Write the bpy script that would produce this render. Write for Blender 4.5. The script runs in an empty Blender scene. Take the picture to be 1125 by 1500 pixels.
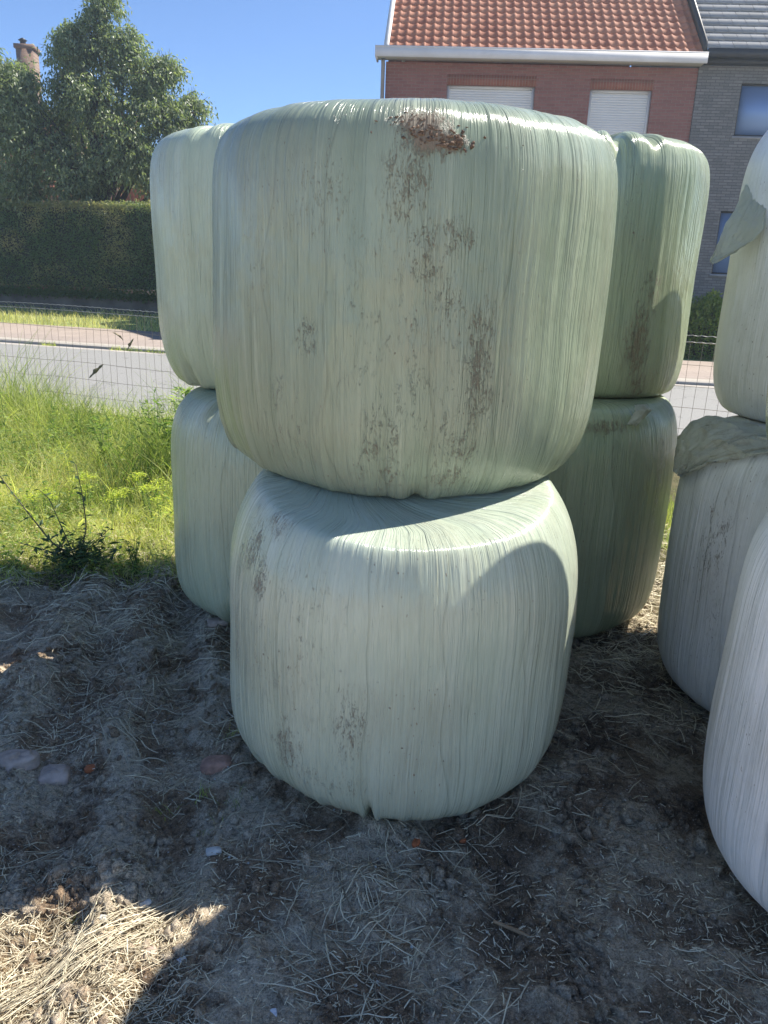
import bpy, math, random
import numpy as np
R_ = math.radians
S = bpy.context.scene
COL = S.collection

# ------------------------------------------------------------------ camera, light, exposure
cam_d = bpy.data.cameras.new('camera'); cam = bpy.data.objects.new('camera', cam_d); COL.objects.link(cam)
PITCH, ROLL, CAMH = R_(17), R_(2.1), 1.6
cam_d.sensor_fit = 'VERTICAL'; cam_d.sensor_height = 36; cam_d.lens = 36 * 1125 / 1500
cam_d.clip_start = .05; cam_d.clip_end = 3000
from mathutils import Matrix, Vector
_f = Vector((0, math.cos(PITCH), -math.sin(PITCH))); _r = Vector((1, 0, 0)); _u = _r.cross(_f)
_c, _s = math.cos(ROLL), math.sin(ROLL)
_r2 = _c * _r + _s * _u; _u2 = -_s * _r + _c * _u
cam.matrix_world = Matrix.Translation((0, 0, CAMH)) @ Matrix((_r2, _u2, -_f)).transposed().to_4x4()
S.camera = cam

SUN_EL, SUN_ROT = R_(51), R_(67)          # sun stands behind and to the right of the bales
W = bpy.data.worlds.new('World'); S.world = W; W.use_nodes = True
nt = W.node_tree; sky = nt.nodes.new('ShaderNodeTexSky'); sky.sky_type = 'NISHITA'; sky.sun_disc = False
sky.sun_elevation = SUN_EL; sky.sun_rotation = SUN_ROT; sky.air_density = .64; sky.dust_density = .0; sky.ozone_density = 5.5; sky.altitude = 0
bg = nt.nodes['Background']; nt.links.new(sky.outputs[0], bg.inputs[0]); bg.inputs[1].default_value = .079
sun_d = bpy.data.lights.new('sun', 'SUN'); sun_d.energy = 3.4; sun_d.angle = R_(.5); sun_d.color = (1, .93, .82)
sun = bpy.data.objects.new('sun', sun_d); COL.objects.link(sun)
sd = Vector((math.cos(SUN_EL) * math.sin(SUN_ROT), math.cos(SUN_EL) * math.cos(SUN_ROT), math.sin(SUN_EL)))
sun.rotation_euler = sd.to_track_quat('Z', 'Y').to_euler()
S.view_settings.view_transform = 'Standard'; S.view_settings.look = 'None'
S.view_settings.exposure = 1.52; S.view_settings.gamma = 1
S.cycles.max_bounces = 8; S.cycles.transparent_max_bounces = 8

rng = np.random.default_rng(7)
U = lambda a, b, n=None: rng.uniform(a, b, n)

# ------------------------------------------------------------------ noise
def _hash(ix, iy, seed):
    h = (ix.astype(np.int64) * 374761393 + iy.astype(np.int64) * 668265263 + seed * 974634777) & 0x7fffffff
    h = ((h ^ (h >> 13)) * 1274126177) & 0x7fffffff
    return ((h ^ (h >> 16)) & 0xffff) / 65535.0
def vnoise(x, y, seed=0, perx=None):
    x = np.asarray(x, float); y = np.asarray(y, float); x, y = np.broadcast_arrays(x, y)
    ix, iy = np.floor(x), np.floor(y); fx, fy = x - ix, y - iy
    fx = fx * fx * fx * (fx * (fx * 6 - 15) + 10); fy = fy * fy * (3 - 2 * fy)
    w = (lambda i: np.mod(i, perx)) if perx else (lambda i: i)
    a = _hash(w(ix), iy, seed); b = _hash(w(ix + 1), iy, seed); c = _hash(w(ix), iy + 1, seed); d = _hash(w(ix + 1), iy + 1, seed)
    return (a * (1 - fx) + b * fx) * (1 - fy) + (c * (1 - fx) + d * fx) * fy
def fbm(x, y, seed=0, oct=4):
    s = 0; a = .5
    for k in range(oct):
        s = s + a * (vnoise(x * 2 ** k, y * 2 ** k, seed + k) - .5); a *= .5
    return s * 2
def sstep(a, b, x):
    t = np.clip((x - a) / (b - a), 0, 1); return t * t * (3 - 2 * t)
def gh(x, y):
    """height of the yard's ground"""
    x = np.asarray(x, float); y = np.asarray(y, float)
    near = (1 - sstep(6, 8, y)) * (1 - sstep(5, 7, np.abs(x)))
    z = .045 * fbm(x * 1.3, y * 1.3, 3, 4) + .030 * fbm(x * 5, y * 5, 11, 4)
    z = z + .022 * fbm(x * 17, y * 17, 31, 3) * (.5 + vnoise(x * 2.2, y * 2.2, 91))
    # worn ruts on the left, running away from the viewer
    q = x + .25 * y + .1 * fbm(y * .8, x * .5, 5, 2)
    z = z + sstep(-.35, -.7, x) * .026 * np.sin(q * 16 + 2.5 * fbm(x * 2, y * 2, 8, 2))
    # earth clods in the lit corner
    z = z + .045 * np.exp(-((x + .66) ** 2 + (y - 1.72) ** 2) / .006) + .03 * np.exp(-((x + .83) ** 2 + (y - 1.70) ** 2) / .005)
    z = z + .06 * np.exp(-((x + 1.40) ** 2 / .04 + (y - 2.74) ** 2 / .010))  # mound shaped to catch the sun and enlarge the lit spot mid-left
    return z * near - .012

# ------------------------------------------------------------------ mesh helpers
def mk(name, V, F, mat=None, parent=None, smooth=False, uv=None, attrs=None, loc=None):
    V = np.asarray(V, np.float32).reshape(-1, 3)
    if isinstance(F, list): F = [np.asarray(F)] if (F and not isinstance(F[0], np.ndarray)) else F
    else: F = [np.asarray(F)]
    F = [f for f in F if len(f)]
    me = bpy.data.meshes.new(name)
    me.vertices.add(len(V)); me.vertices.foreach_set('co', V.ravel())
    li = np.concatenate([f.ravel() for f in F]).astype(np.int32)
    tot = np.concatenate([np.full(len(f), f.shape[1]) for f in F]).astype(np.int32)
    me.loops.add(len(li)); me.loops.foreach_set('vertex_index', li)
    me.polygons.add(len(tot)); me.polygons.foreach_set('loop_start', np.concatenate([[0], np.cumsum(tot)[:-1]]).astype(np.int32))
    me.polygons.foreach_set('loop_total', tot)
    me.update(calc_edges=True)
    if uv is not None:
        l = me.uv_layers.new(name='UVMap'); l.data.foreach_set('uv', np.asarray(uv, np.float32)[li].ravel() if len(uv) == len(V) else np.asarray(uv, np.float32).ravel())
    for k, a in (attrs or {}).items():
        at = me.attributes.new(k, 'FLOAT', 'POINT'); at.data.foreach_set('value', np.asarray(a, np.float32).ravel())
    if smooth: me.polygons.foreach_set('use_smooth', np.ones(len(tot), bool))
    me.validate()
    o = bpy.data.objects.new(name, me); COL.objects.link(o)
    if mat: me.materials.append(mat)
    if parent: o.parent = parent
    if loc is not None: o.location = loc
    return o
def tag(o, label, cat, group=None):
    o['label'] = label; o['category'] = cat
    if group: o['group'] = group
    return o
def kind(o, k, label=None):
    o['kind'] = k
    if label: o['label'] = label
    return o
def empty(name, loc=(0, 0, 0), rz=0):
    o = bpy.data.objects.new(name, None); COL.objects.link(o); o.location = loc; o.rotation_euler = (0, 0, rz); return o
class MB:
    def __init__(s): s.V = []; s.F = []; s.n = 0
    def add(s, V, F):
        V = np.asarray(V, float); s.V.append(V); s.F.append(np.asarray(F) + s.n); s.n += len(V)
    def box(s, x0, x1, y0, y1, z0, z1):
        V = [(x, y, z) for z in (z0, z1) for y in (y0, y1) for x in (x0, x1)]
        s.add(V, [(0, 2, 3, 1), (4, 5, 7, 6), (0, 1, 5, 4), (2, 6, 7, 3), (0, 4, 6, 2), (1, 3, 7, 5)])
    def tube(s, pts, r, n=6):
        pts = np.asarray(pts, float); r = np.broadcast_to(r, len(pts))
        t = np.gradient(pts, axis=0); t /= np.linalg.norm(t, axis=1, keepdims=True) + 1e-9
        up = np.array([0, 0, 1.]) if abs(t[0][2]) < .9 else np.array([1., 0, 0])
        a = np.cross(t, up); a /= np.linalg.norm(a, axis=1, keepdims=True) + 1e-9; b = np.cross(t, a)
        th = np.arange(n) * 2 * math.pi / n
        V = pts[:, None] + r[:, None, None] * (a[:, None] * np.cos(th)[None, :, None] + b[:, None] * np.sin(th)[None, :, None])
        m = len(pts); i = np.arange(m - 1)[:, None] * n; j = np.arange(n)[None]; k = (j + 1) % n
        F = np.stack([i + j, i + k, i + n + k, i + n + j], -1).reshape(-1, 4)
        s.add(V.reshape(-1, 3), F)
    def build(s, name, mat, parent=None, **k):
        by = {}
        for f in s.F: by.setdefault(f.shape[1], []).append(f)
        return mk(name, np.concatenate(s.V), [np.concatenate(v) for v in by.values()], mat, parent, **k)
def grid_faces(nu, nv, wrap=False):
    i = np.arange(nv - 1)[:, None] * nu; j = np.arange(nu if wrap else nu - 1)[None]; k = (j + 1) % nu
    return np.stack([i + j, i + k, i + nu + k, i + nu + j], -1).reshape(-1, 4)

# ------------------------------------------------------------------ material helpers
class NT:
    def __init__(s, name):
        s.m = bpy.data.materials.new(name); s.m.use_nodes = True; s.t = s.m.node_tree; s.b = s.t.nodes['Principled BSDF']
        s.out = s.t.nodes['Material Output']
    def n(s, typ, **k):
        x = s.t.nodes.new('ShaderNode' + typ)
        for a, v in k.items():
            if a.startswith('i_'):
                key = a[2:]; key = int(key) if key.isdigit() else key.replace('_', ' ')
                s.set(x.inputs[key], v)
            else: setattr(x, a, v)
        return x
    def set(s, inp, v):
        if isinstance(v, bpy.types.NodeSocket): s.t.links.new(v, inp)
        elif isinstance(v, bpy.types.Node): s.t.links.new(v.outputs[0], inp)
        else:
            if isinstance(v, tuple) and len(v) == 3 and inp.type == 'RGBA': v = v + (1,)
            inp.default_value = v
    def math(s, op, a, b=0., c=0., clamp=False):
        x = s.t.nodes.new('ShaderNodeMath'); x.operation = op; x.use_clamp = clamp
        s.set(x.inputs[0], a); s.set(x.inputs[1], b)
        if op in ('MULTIPLY_ADD',): s.set(x.inputs[2], c)
        return x.outputs[0]
    def mix(s, f, a, b, mode='MIX'):
        x = s.t.nodes.new('ShaderNodeMix'); x.data_type = 'RGBA'; x.blend_type = mode
        s.set(x.inputs[0], f); s.set(x.inputs[6], a); s.set(x.inputs[7], b); return x.outputs[2]
    def noise(s, vec, scale, detail=4, rough=.55, dist=0.):
        x = s.n('TexNoise'); s.set(x.inputs['Vector'], vec); x.inputs['Scale'].default_value = scale
        x.inputs['Detail'].default_value = detail; x.inputs['Roughness'].default_value = rough; x.inputs['Distortion'].default_value = dist
        return x.outputs[0]
    def map(s, v, a, b, c=0., d=1.):
        x = s.n('MapRange'); x.clamp = True
        for i, q in enumerate((v, a, b, c, d)): s.set(x.inputs[i], q)
        return x.outputs[0]
    def xyz(s, x, y, z=0.):
        q = s.n('CombineXYZ'); s.set(q.inputs[0], x); s.set(q.inputs[1], y); s.set(q.inputs[2], z); return q.outputs[0]
    def sep(s, v):
        q = s.n('SeparateXYZ'); s.set(q.inputs[0], v); return q.outputs
    def vmul(s, v, k):
        q = s.n('VectorMath', operation='MULTIPLY'); s.set(q.inputs[0], v); q.inputs[1].default_value = k; return q.outputs[0]
    def attr(s, name): return s.n('Attribute', attribute_name=name).outputs['Fac']
    def bump(s, h, dist, strength=1., prev=None):
        x = s.n('Bump'); s.set(x.inputs['Height'], h); x.inputs['Distance'].default_value = dist; x.inputs['Strength'].default_value = strength
        if prev is not None: s.set(x.inputs['Normal'], prev)
        return x.outputs[0]
    def P(s, **k):
        for a, v in k.items(): s.set(s.b.inputs[a.replace('_', ' ')], v)
    @property
    def obj(s): return s.n('TexCoord').outputs['Object']
    @property
    def uv(s): return s.n('TexCoord').outputs['UV']
def simple(name, col, rough=.6, var=.25, scale=6., bump=.0, bscale=40., metal=0.):
    t = NT(name); o = t.obj
    n = t.noise(o, scale, 5)
    c = t.mix(t.map(n, .3, .7), tuple(x * (1 - var) for x in col), tuple(min(1, x * (1 + var)) for x in col))
    t.P(Base_Color=c, Roughness=rough, Metallic=metal)
    if bump: t.P(Normal=t.bump(t.noise(o, bscale, 4), bump))
    return t.m
def leaf_mat(name, c0, c1, transl=.45, rough=.45, spec=.4):
    t = NT(name); r = t.attr('rnd')
    c = t.mix(r, c0, c1)
    t.P(Base_Color=c, Roughness=rough); t.b.inputs['Specular IOR Level'].default_value = spec
    tr = t.n('BsdfTranslucent'); cc = t.mix(.35, c, (.75, .9, .15), 'SOFT_LIGHT'); t.set(tr.inputs[0], t.mix(1., cc, (1.5, 1.5, 1.0), 'MULTIPLY'))
    mx = t.n('MixShader'); mx.inputs[0].default_value = transl
    t.set(mx.inputs[1], t.b.outputs[0]); t.set(mx.inputs[2], tr.outputs[0]); t.set(t.out.inputs[0], mx.outputs[0])
    return t.m

def film_mat(name, colA, colB, streak, dirtcol=(.27, .165, .115), rough=.21, lines=1.):
    """stretch film wrapped round a bale: fine upright stretch lines, glossy, smeared with dirt"""
    t = NT(name); u, v, _ = t.sep(t.uv)
    rnd = t.n('ObjectInfo').outputs['Random']; off = t.math('MULTIPLY', rnd, 37.)
    # u in metres round the bale, v in metres along the profile
    wob = t.noise(t.xyz(t.math('MULTIPLY', u, 5.), t.math('MULTIPLY', v, 1.6), off), 1., 3)
    wob2 = t.noise(t.xyz(t.math('MULTIPLY', u, 16.), t.math('MULTIPLY', v, 4.), off), 1., 2)
    uu = t.math('ADD', u, t.math('ADD', t.math('MULTIPLY', t.math('SUBTRACT', wob, .5), .034), t.math('MULTIPLY', t.math('SUBTRACT', wob2, .5), .005)))
    fine = t.noise(t.xyz(t.math('MULTIPLY', uu, 210.), t.math('MULTIPLY', v, 3.2), off), 1., 4, .65)
    mid = t.noise(t.xyz(t.math('MULTIPLY', uu, 62.), t.math('MULTIPLY', v, 1.6), off), 1., 4, .6)
    wide = t.noise(t.xyz(t.math('MULTIPLY', uu, 13.), t.math('MULTIPLY', v, .9), off), 1., 3, .5)
    ridge = t.math('SUBTRACT', 1., t.math('ABSOLUTE', t.math('MULTIPLY', t.math('SUBTRACT', mid, .5), 5.)), clamp=True)
    patch = t.noise(t.xyz(t.math('MULTIPLY', u, 3.), t.math('MULTIPLY', v, 2.5), off), 1., 4)
    amt = t.map(t.noise(t.xyz(t.math('MULTIPLY', u, 4.), t.math('MULTIPLY', v, 2.), t.math('ADD', off, 9.)), 1., 3), .42, .62, .0, lines)
    c = t.mix(t.map(wide, .35, .65), colA, colB)
    c = t.mix(t.map(patch, .3, .75, 0., .55), c, colB)
    # overlapping bands of film: each band a shade of its own with a crisp edge
    bu = t.math('ADD', t.math('MULTIPLY', u, 4.3), t.math('MULTIPLY', t.noise(t.xyz(t.math('MULTIPLY', u, 2.), t.math('MULTIPLY', v, 1.1), off), 1., 2), 1.3))
    fr = t.math('FRACT', bu); bid = t.n('TexWhiteNoise', noise_dimensions='1D'); t.set(bid.inputs['W'], t.math('ADD', t.math('FLOOR', bu), off))
    c = t.mix(t.math('MULTIPLY', bid.outputs[0], .38), c, tuple(x * .72 for x in colA))
    edge = t.math('MULTIPLY', t.map(fr, 0., .035, 1., 0.), t.map(bid.outputs[0], .3, .5))
    c = t.mix(t.math('MULTIPLY', edge, .55), c, tuple(x * .55 for x in colA))
    # pale stretched threads and darker gaps between them
    c = t.mix(t.math('MULTIPLY', t.math('MULTIPLY', t.map(mid, .55, .74), amt), .48), c, streak)
    c = t.mix(t.math('MULTIPLY', t.math('MULTIPLY', t.map(fine, .58, .72), amt), .45), c, streak)
    c = t.mix(t.math('MULTIPLY', t.math('MULTIPLY', t.map(mid, .44, .28), amt), .30), c, tuple(x * .52 for x in colA))
    c = t.mix(t.math('MULTIPLY', t.math('MULTIPLY', t.map(fine, .42, .30), amt), .30), c, tuple(x * .5 for x in colA))
    # dirt: thresholded grain, smeared up and down, where the dirt attribute is strong; sparse specks all over
    d = t.attr('dirt')
    g1 = t.noise(t.xyz(t.math('MULTIPLY', uu, 80.), t.math('MULTIPLY', v, 22.), off), 1., 6, .75, .8)
    g2 = t.noise(t.xyz(t.math('MULTIPLY', u, 230.), t.math('MULTIPLY', v, 110.), off), 1., 4, .7)
    g3 = t.noise(t.xyz(t.math('MULTIPLY', u, 20.), t.math('MULTIPLY', v, 8.), off), 1., 6, .72, 1.6)
    gs = t.math('ADD', t.math('MULTIPLY', g3, .30), t.math('ADD', t.math('MULTIPLY', g1, .36), t.math('MULTIPLY', g2, .34)))
    dm = t.map(t.math('ADD', t.math('MULTIPLY', d, .30), gs), .63, .72, 0., .75)
    dm = t.math('MULTIPLY', dm, t.map(d, .02, .35, 0., .9))
    grime = t.math('MULTIPLY', t.map(t.math('ADD', patch, t.math('MULTIPLY', g1, .35)), .60, .90, 0., .45), t.map(fine, .65, .4, .3, 1.))
    c = t.mix(grime, c, (.27, .25, .17))
    c = t.mix(t.math('MULTIPLY', t.map(d, .05, .8), .14), c, (.24, .18, .12))
    sp = t.map(t.noise(t.xyz(t.math('MULTIPLY', u, 120.), t.math('MULTIPLY', v, 55.), off), 1., 2, .5), .715, .74, 0., .8)
    sp = t.math('MULTIPLY', sp, t.map(patch, .42, .6))
    dirt = t.math('MAXIMUM', dm, sp)
    c = t.mix(dirt, c, t.mix(g2, dirtcol, tuple(x * .45 for x in dirtcol)))
    t.P(Base_Color=c, Roughness=t.mix(dirt, (rough,) * 3, (.9,) * 3))
    t.b.inputs['Specular IOR Level'].default_value = .5
    b = t.bump(t.math('ADD', t.math('MULTIPLY', fine, .5), ridge), .0024 * lines, 1.)
    b = t.bump(t.math('ADD', wide, t.math('MULTIPLY', patch, 1.2)), .020, .7, b); b = t.bump(fr, .0015, 1., b)
    cr = t.noise(t.xyz(t.math('MULTIPLY', uu, 34.), t.math('MULTIPLY', v, 1.6), off), 1., 4, .6, .2); b = t.bump(t.map(cr, .5, .60), .002 * lines, .8, b)
    b = t.bump(dirt, .003, 1., b)
    t.P(Normal=b)
    return t.m

M = {}
M['film_green'] = film_mat('pale_green_film', (.42, .50, .36), (.50, .58, .43), (.70, .73, .56))
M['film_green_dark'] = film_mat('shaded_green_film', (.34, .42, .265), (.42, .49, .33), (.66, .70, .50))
M['film_olive'] = film_mat('olive_green_film', (.26, .325, .235), (.34, .405, .305), (.58, .63, .48), lines=.85)
M['film_mint'] = film_mat('mint_green_film', (.45, .53, .42), (.53, .60, .50), (.72, .76, .64), lines=.75)
M['film_white'] = film_mat('white_film', (.76, .78, .77), (.82, .83, .82), (.88, .88, .87), rough=.36, lines=.6)
M['film_white2'] = film_mat('greyish_white_film', (.88, .87, .86), (.90, .90, .89), (.92, .92, .91), rough=.38, lines=.45)

# soil
def soil_mat():
    t = NT('soil'); o = t.obj
    x, y, z = t.sep(o)
    n1 = t.noise(o, 1.4, 6, .6, .3); n2 = t.noise(o, 9., 8, .7); n3 = t.noise(o, 70., 5, .7); n4 = t.noise(o, 4., 6, .65, .4)
    c = t.mix(t.map(n2, .3, .7), (.20, .138, .085), (.70, .51, .34))
    c = t.mix(t.map(n1, .45, .65, 0., .5), c, (.46, .33, .22))
    dust0 = t.math('MULTIPLY', t.map(t.math('ADD', n4, t.math('MULTIPLY', n3, .18)), .535, .63), .9)
    dust_bounce = t.math('MAXIMUM', dust0, t.map(t.math('ADD', t.attr('dust_bounce'), t.math('MULTIPLY', t.math('SUBTRACT', n2, .5), .9)), .35, .75, 0., .9))
    c = t.mix(dust_bounce, c, t.mix(n3, (.80, .65, .47), (.95, .83, .64)))
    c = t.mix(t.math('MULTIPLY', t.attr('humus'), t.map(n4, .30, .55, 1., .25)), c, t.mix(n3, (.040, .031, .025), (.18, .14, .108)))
    moss = t.math('MULTIPLY', t.map(t.noise(o, 2.3, 6, .7), .60, .68), .5)
    c = t.mix(moss, c, (.075, .07, .02))
    # straw litter trodden into the lit corner and dry turf towards the fence
    c = t.mix(t.math('MULTIPLY', t.attr('straw'), t.map(n2, .3, .6, .5, .95)), c, t.mix(n3, (.22, .155, .075), (.42, .33, .19)))
    c = t.mix(t.attr('turf'), c, t.mix(t.map(n2, .35, .65), (.10, .11, .035), (.22, .19, .09)))
    gr = t.noise(o, 190., 4, .8); gr2 = t.noise(o, 48., 5, .75)
    c = t.mix(t.map(gr2, .53, .36, 0., .55), c, (.05, .04, .033)); c = t.mix(t.map(gr, .52, .38, 0., .5), c, (.045, .037, .031))
    c = t.mix(t.map(gr, .58, .70, 0., .7), c, (.66, .60, .52))
    grit = t.map(t.noise(o, 140., 2, .5), .67, .71); c = t.mix(t.math('MULTIPLY', grit, .8), c, (.72, .68, .62))
    t.P(Base_Color=c, Roughness=.95); t.b.inputs['Specular IOR Level'].default_value = .2
    b = t.bump(n2, .04, 1.); b = t.bump(t.noise(o, 28., 6, .75), .02, 1., b); b = t.bump(n3, .010, 1., b)
    t.P(Normal=b); return t.m
M['soil'] = soil_mat()
def asphalt():
    t = NT('asphalt'); o = t.obj
    n = t.noise(o, 90., 3, .7); n2 = t.noise(o, .6, 4)
    c = t.mix(t.map(n, .35, .65), (.17, .17, .16), (.34, .34, .325)); c = t.mix(t.map(n2, .35, .7, 0., .4), c, (.25, .245, .235)); c = t.mix(t.map(t.math('ABSOLUTE', t.math('SUBTRACT', t.noise(o, .45, 5, .6, .6), .5)), .0, .006, .6, 0.), c, (.07, .07, .07))
    t.P(Base_Color=c, Roughness=.85, Normal=t.bump(n, .004)); return t.m
M['asphalt'] = asphalt()
M['concrete'] = simple('pale_concrete', (.40, .37, .33), .85, .15, 2., .003, 120.)
M['pavers'] = simple('pavement_concrete', (.34, .29, .25), .85, .22, 1.2, .004, 60.)
def paving(name, a_, b_, m_, w_, h_):
    t = NT(name); b = t.n('TexBrick', offset=.5); t.set(b.inputs['Vector'], t.obj); b.inputs['Scale'].default_value = 1.
    b.inputs['Brick Width'].default_value = w_; b.inputs['Row Height'].default_value = h_; b.inputs['Mortar Size'].default_value = .006
    for k, c in (('Color1', a_), ('Color2', b_), ('Mortar', m_)): b.inputs[k].default_value = c + (1,)
    c = t.mix(t.map(t.noise(t.obj, 1.1, 5), .35, .7, 0., .5), b.outputs[0], tuple(q * .72 for q in a_)); c = t.mix(t.map(t.noise(t.obj, 40., 4), .5, .7, 0., .4), c, m_)
    t.P(Base_Color=c, Roughness=.9); return t.m
M['kerb'] = paving('kerb_stone', (.42, .39, .34), (.36, .33, .29), (.15, .13, .10), 1.0, 7.)
M['pavers'] = paving('pavement_tiles', (.36, .30, .26), (.32, .27, .235), (.20, .17, .14), .6, .3)
M['joint'] = simple('dark_joint', (.05, .035, .03), .9, .3, 5.)
M['wall_low'] = simple('weathered_concrete', (.12, .105, .085), .9, .45, 1.6, .02, 9.)
M['straw'] = leaf_mat('dry_straw', (.16, .12, .075), (.88, .80, .60), .10, .5, .4)
M['grass'] = leaf_mat('green_grass', (.10, .17, .045), (.52, .55, .22), .5, .5, .3)
M['drygrass'] = leaf_mat('yellowing_grass', (.34, .34, .12), (.66, .60, .36), .5, .5, .3)
M['weed'] = leaf_mat('weed_leaf', (.07, .15, .035), (.30, .38, .13), .5, .5, .3)
M['flower'] = leaf_mat('yellow_green_flower', (.32, .42, .07), (.52, .54, .12), .5, .5, .3)
M['thistle'] = leaf_mat('dark_weed_leaf', (.045, .085, .035), (.08, .13, .05), .3, .5, .3)
M['stem'] = simple('weed_stem', (.10, .09, .05), .7)
M['treeleaf'] = leaf_mat('tree_leaf', (.13, .18, .095), (.26, .30, .18), .42, .42, .7)
M['hedgeleaf'] = leaf_mat('hedge_leaf', (.11, .175, .08), (.42, .37, .21), .42, .4, .4)
M['hedgecore'] = simple('hedge_core', (.03, .035, .02), .9)
M['ivyleaf'] = leaf_mat('ivy_leaf', (.035, .075, .02), (.07, .11, .03), .3, .4, .4)
M['bushleaf'] = leaf_mat('shrub_leaf', (.08, .16, .03), (.22, .27, .06), .4, .4, .5)
M['bark'] = simple('bark', (.07, .055, .04), .9, .4, 8., .02, 20.)
M['wire'] = simple('fence_wire', (.22, .19, .16), .5, .3, 3., metal=.5)
M['wire_top'] = simple('galvanised_wire', (.45, .44, .42), .4, .2, 3., metal=.6)
M['post'] = simple('fence_post_paint', (.10, .14, .10), .6)
M['deadleaf'] = simple('dead_leaf', (.20, .17, .10), .8, .5, 30.)
M['mud'] = simple('mud', (.16, .11, .078), .95, .4, 40., .006, 120.)
M['stone'] = simple('white_stone', (.52, .52, .50), .7, .25, 30., .003, 80.)
M['sandstone'] = simple('buff_stone', (.50, .40, .24), .8, .25, 30., .003, 80.)
M['brickbit'] = simple('brick_rubble', (.40, .23, .17), .9, .5, 14., .006, 60.)
M['greyrock'] = simple('grey_pink_rubble', (.46, .36, .30), .9, .5, 10., .006, 60.)
M['orange'] = simple('orange_brick_chip', (.42, .13, .05), .9, .3, 20.)
M['wood'] = simple('splintered_wood', (.28, .19, .11), .8, .3, 20.)
M['scrap'] = simple('white_plastic_scrap', (.66, .70, .78), .4, .1, 10.)

# ------------------------------------------------------------------ the ground (one sheet to the horizon)
def spaced(segs):
    out = []
    for a, b, st in segs: out.append(np.arange(a, b, st))
    return np.concatenate(out + [[segs[-1][1]]])
xs = spaced([(-900, -60, 120), (-60, -12, 6), (-12, -4, .5), (-4, -2.4, .06), (-2.4, 2.4, .0125), (2.4, 4, .06), (4, 12, .5), (12, 60, 6), (60, 900, 120)])
ys = spaced([(-300, -20, 70), (-20, -2, 2), (-2, .9, .1), (.9, 3.4, .0125), (3.4, 6, .03), (6, 8, .15), (8, 60, 4), (60, 1500, 160)])
X, Y = np.meshgrid(xs, ys); Z = gh(X, Y)
turf = np.clip(sstep(3.3, 4.3, Y + .35 * fbm(X * 2, Y * 2, 41, 3) + .12 * np.clip(-X - 1, 0, 3)), 0, 1)
straw_a = np.clip(sstep(-.35, -.62, X + .12 * fbm(X * 3, Y * 3, 44, 3) + .25 * (Y - 1.4)) * sstep(1.95, 1.6, Y), 0, 1) * .8
straw_a = np.maximum(straw_a, np.exp(-(((X - 1.35) / .35) ** 2 + ((Y - 4.0) / .5) ** 2)) * .9)
straw_a = np.maximum(straw_a, np.clip(vnoise(X * 1.7, Y * 1.7, 77) - .45, 0, 1) * .45)
q_ = X + .25 * Y + .1 * fbm(Y * .8, X * .5, 5, 2)
dust_bounce_a = sstep(-.25, -.6, X) * sstep(2.9, 2.5, Y) * sstep(.1, .9, np.sin(q_ * 16 + 2.5 * fbm(X * 2, Y * 2, 8, 2))) * sstep(.40, .62, vnoise(X * 3.2, Y * 2.2, 19)) * .9
for (px_, py_, sx_, sy_, am_) in ((.17, 1.75, .09, .12, .8), (-.02, 1.55, .12, .07, .7), (.52, 1.80, .16, .07, .8), (.72, 1.72, .12, .06, .7), (.86, 1.48, .07, .10, .7), (-.25, 1.42, .12, .09, .7), (-.45, 1.95, .10, .05, .7), (-.05, 1.25, .2, .06, .6), (.35, 2.0, .1, .04, .6)):
    dust_bounce_a = np.maximum(dust_bounce_a, sstep(1.05, .8, Y)); dust_bounce_a = np.maximum(dust_bounce_a, am_ * np.exp(-((X - px_) / sx_) ** 2 - ((Y - py_) / sy_) ** 2))  # real dust spots, plus unseen near ground paled to bounce light
kind(mk('ground', np.stack([X, Y, Z], -1), grid_faces(len(xs), len(ys)), M['soil'], smooth=True, attrs={'straw': straw_a, 'turf': turf, 'dust_bounce': dust_bounce_a, 'humus': np.clip(sstep(-.25, .45, X + .5 * fbm(X * 2.2, Y * 2.2, 63, 3) + .12 * (Y - 2)), 0, 1) * .75}), 'structure')

# ------------------------------------------------------------------ road, gutter, kerb, pavement (the street bends slightly)
def street(x):  # y of the far kerb line
    return 14.38 - .215 * x + .0042 * x * x
def strip(name, y0, y1, z0, z1, mat, dz=0.):
    xx = np.linspace(-70, 60, 261)
    a = np.stack([xx, street(np.clip(xx, -25, 22)) + y0 - .215 * (xx - np.clip(xx, -25, 22)), np.full_like(xx, z0)], -1)
    b = np.stack([xx, street(np.clip(xx, -25, 22)) + y1 - .215 * (xx - np.clip(xx, -25, 22)), np.full_like(xx, z1)], -1)
    return a, b
def sheet(name, rows, mat):   # rows: (offset from kerb line, z)
    L = [strip('', o, o, z, z, None)[0] for o, z in rows]
    return kind(mk(name, np.concatenate(L), grid_faces(261, len(rows)), mat), 'structure')
sheet('road', [(-6.1, .008), (-.32, .012)], M['asphalt'])
sheet('gutter_strip', [(-.32, .013), (-.02, .009)], M['concrete'])
sheet('road_edge_strip', [(-6.5, .010), (-6.1, .012)], M['concrete'])
sheet('kerb_joint', [(-.03, .012), (.03, .012)], M['joint'])
sheet('kerb', [(.0, .005), (.0, .05), (.015, .06), (.40, .075), (.42, .05)], M['kerb'])
sheet('pavement', [(.425, .074), (3.3, .14), (3.3, .0)], M['pavers'])
sheet('verge_ground', [(3.31, .10), (8.2, .30)], simple('verge_soil', (.22, .26, .08), .9, .3, 3.))

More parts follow.
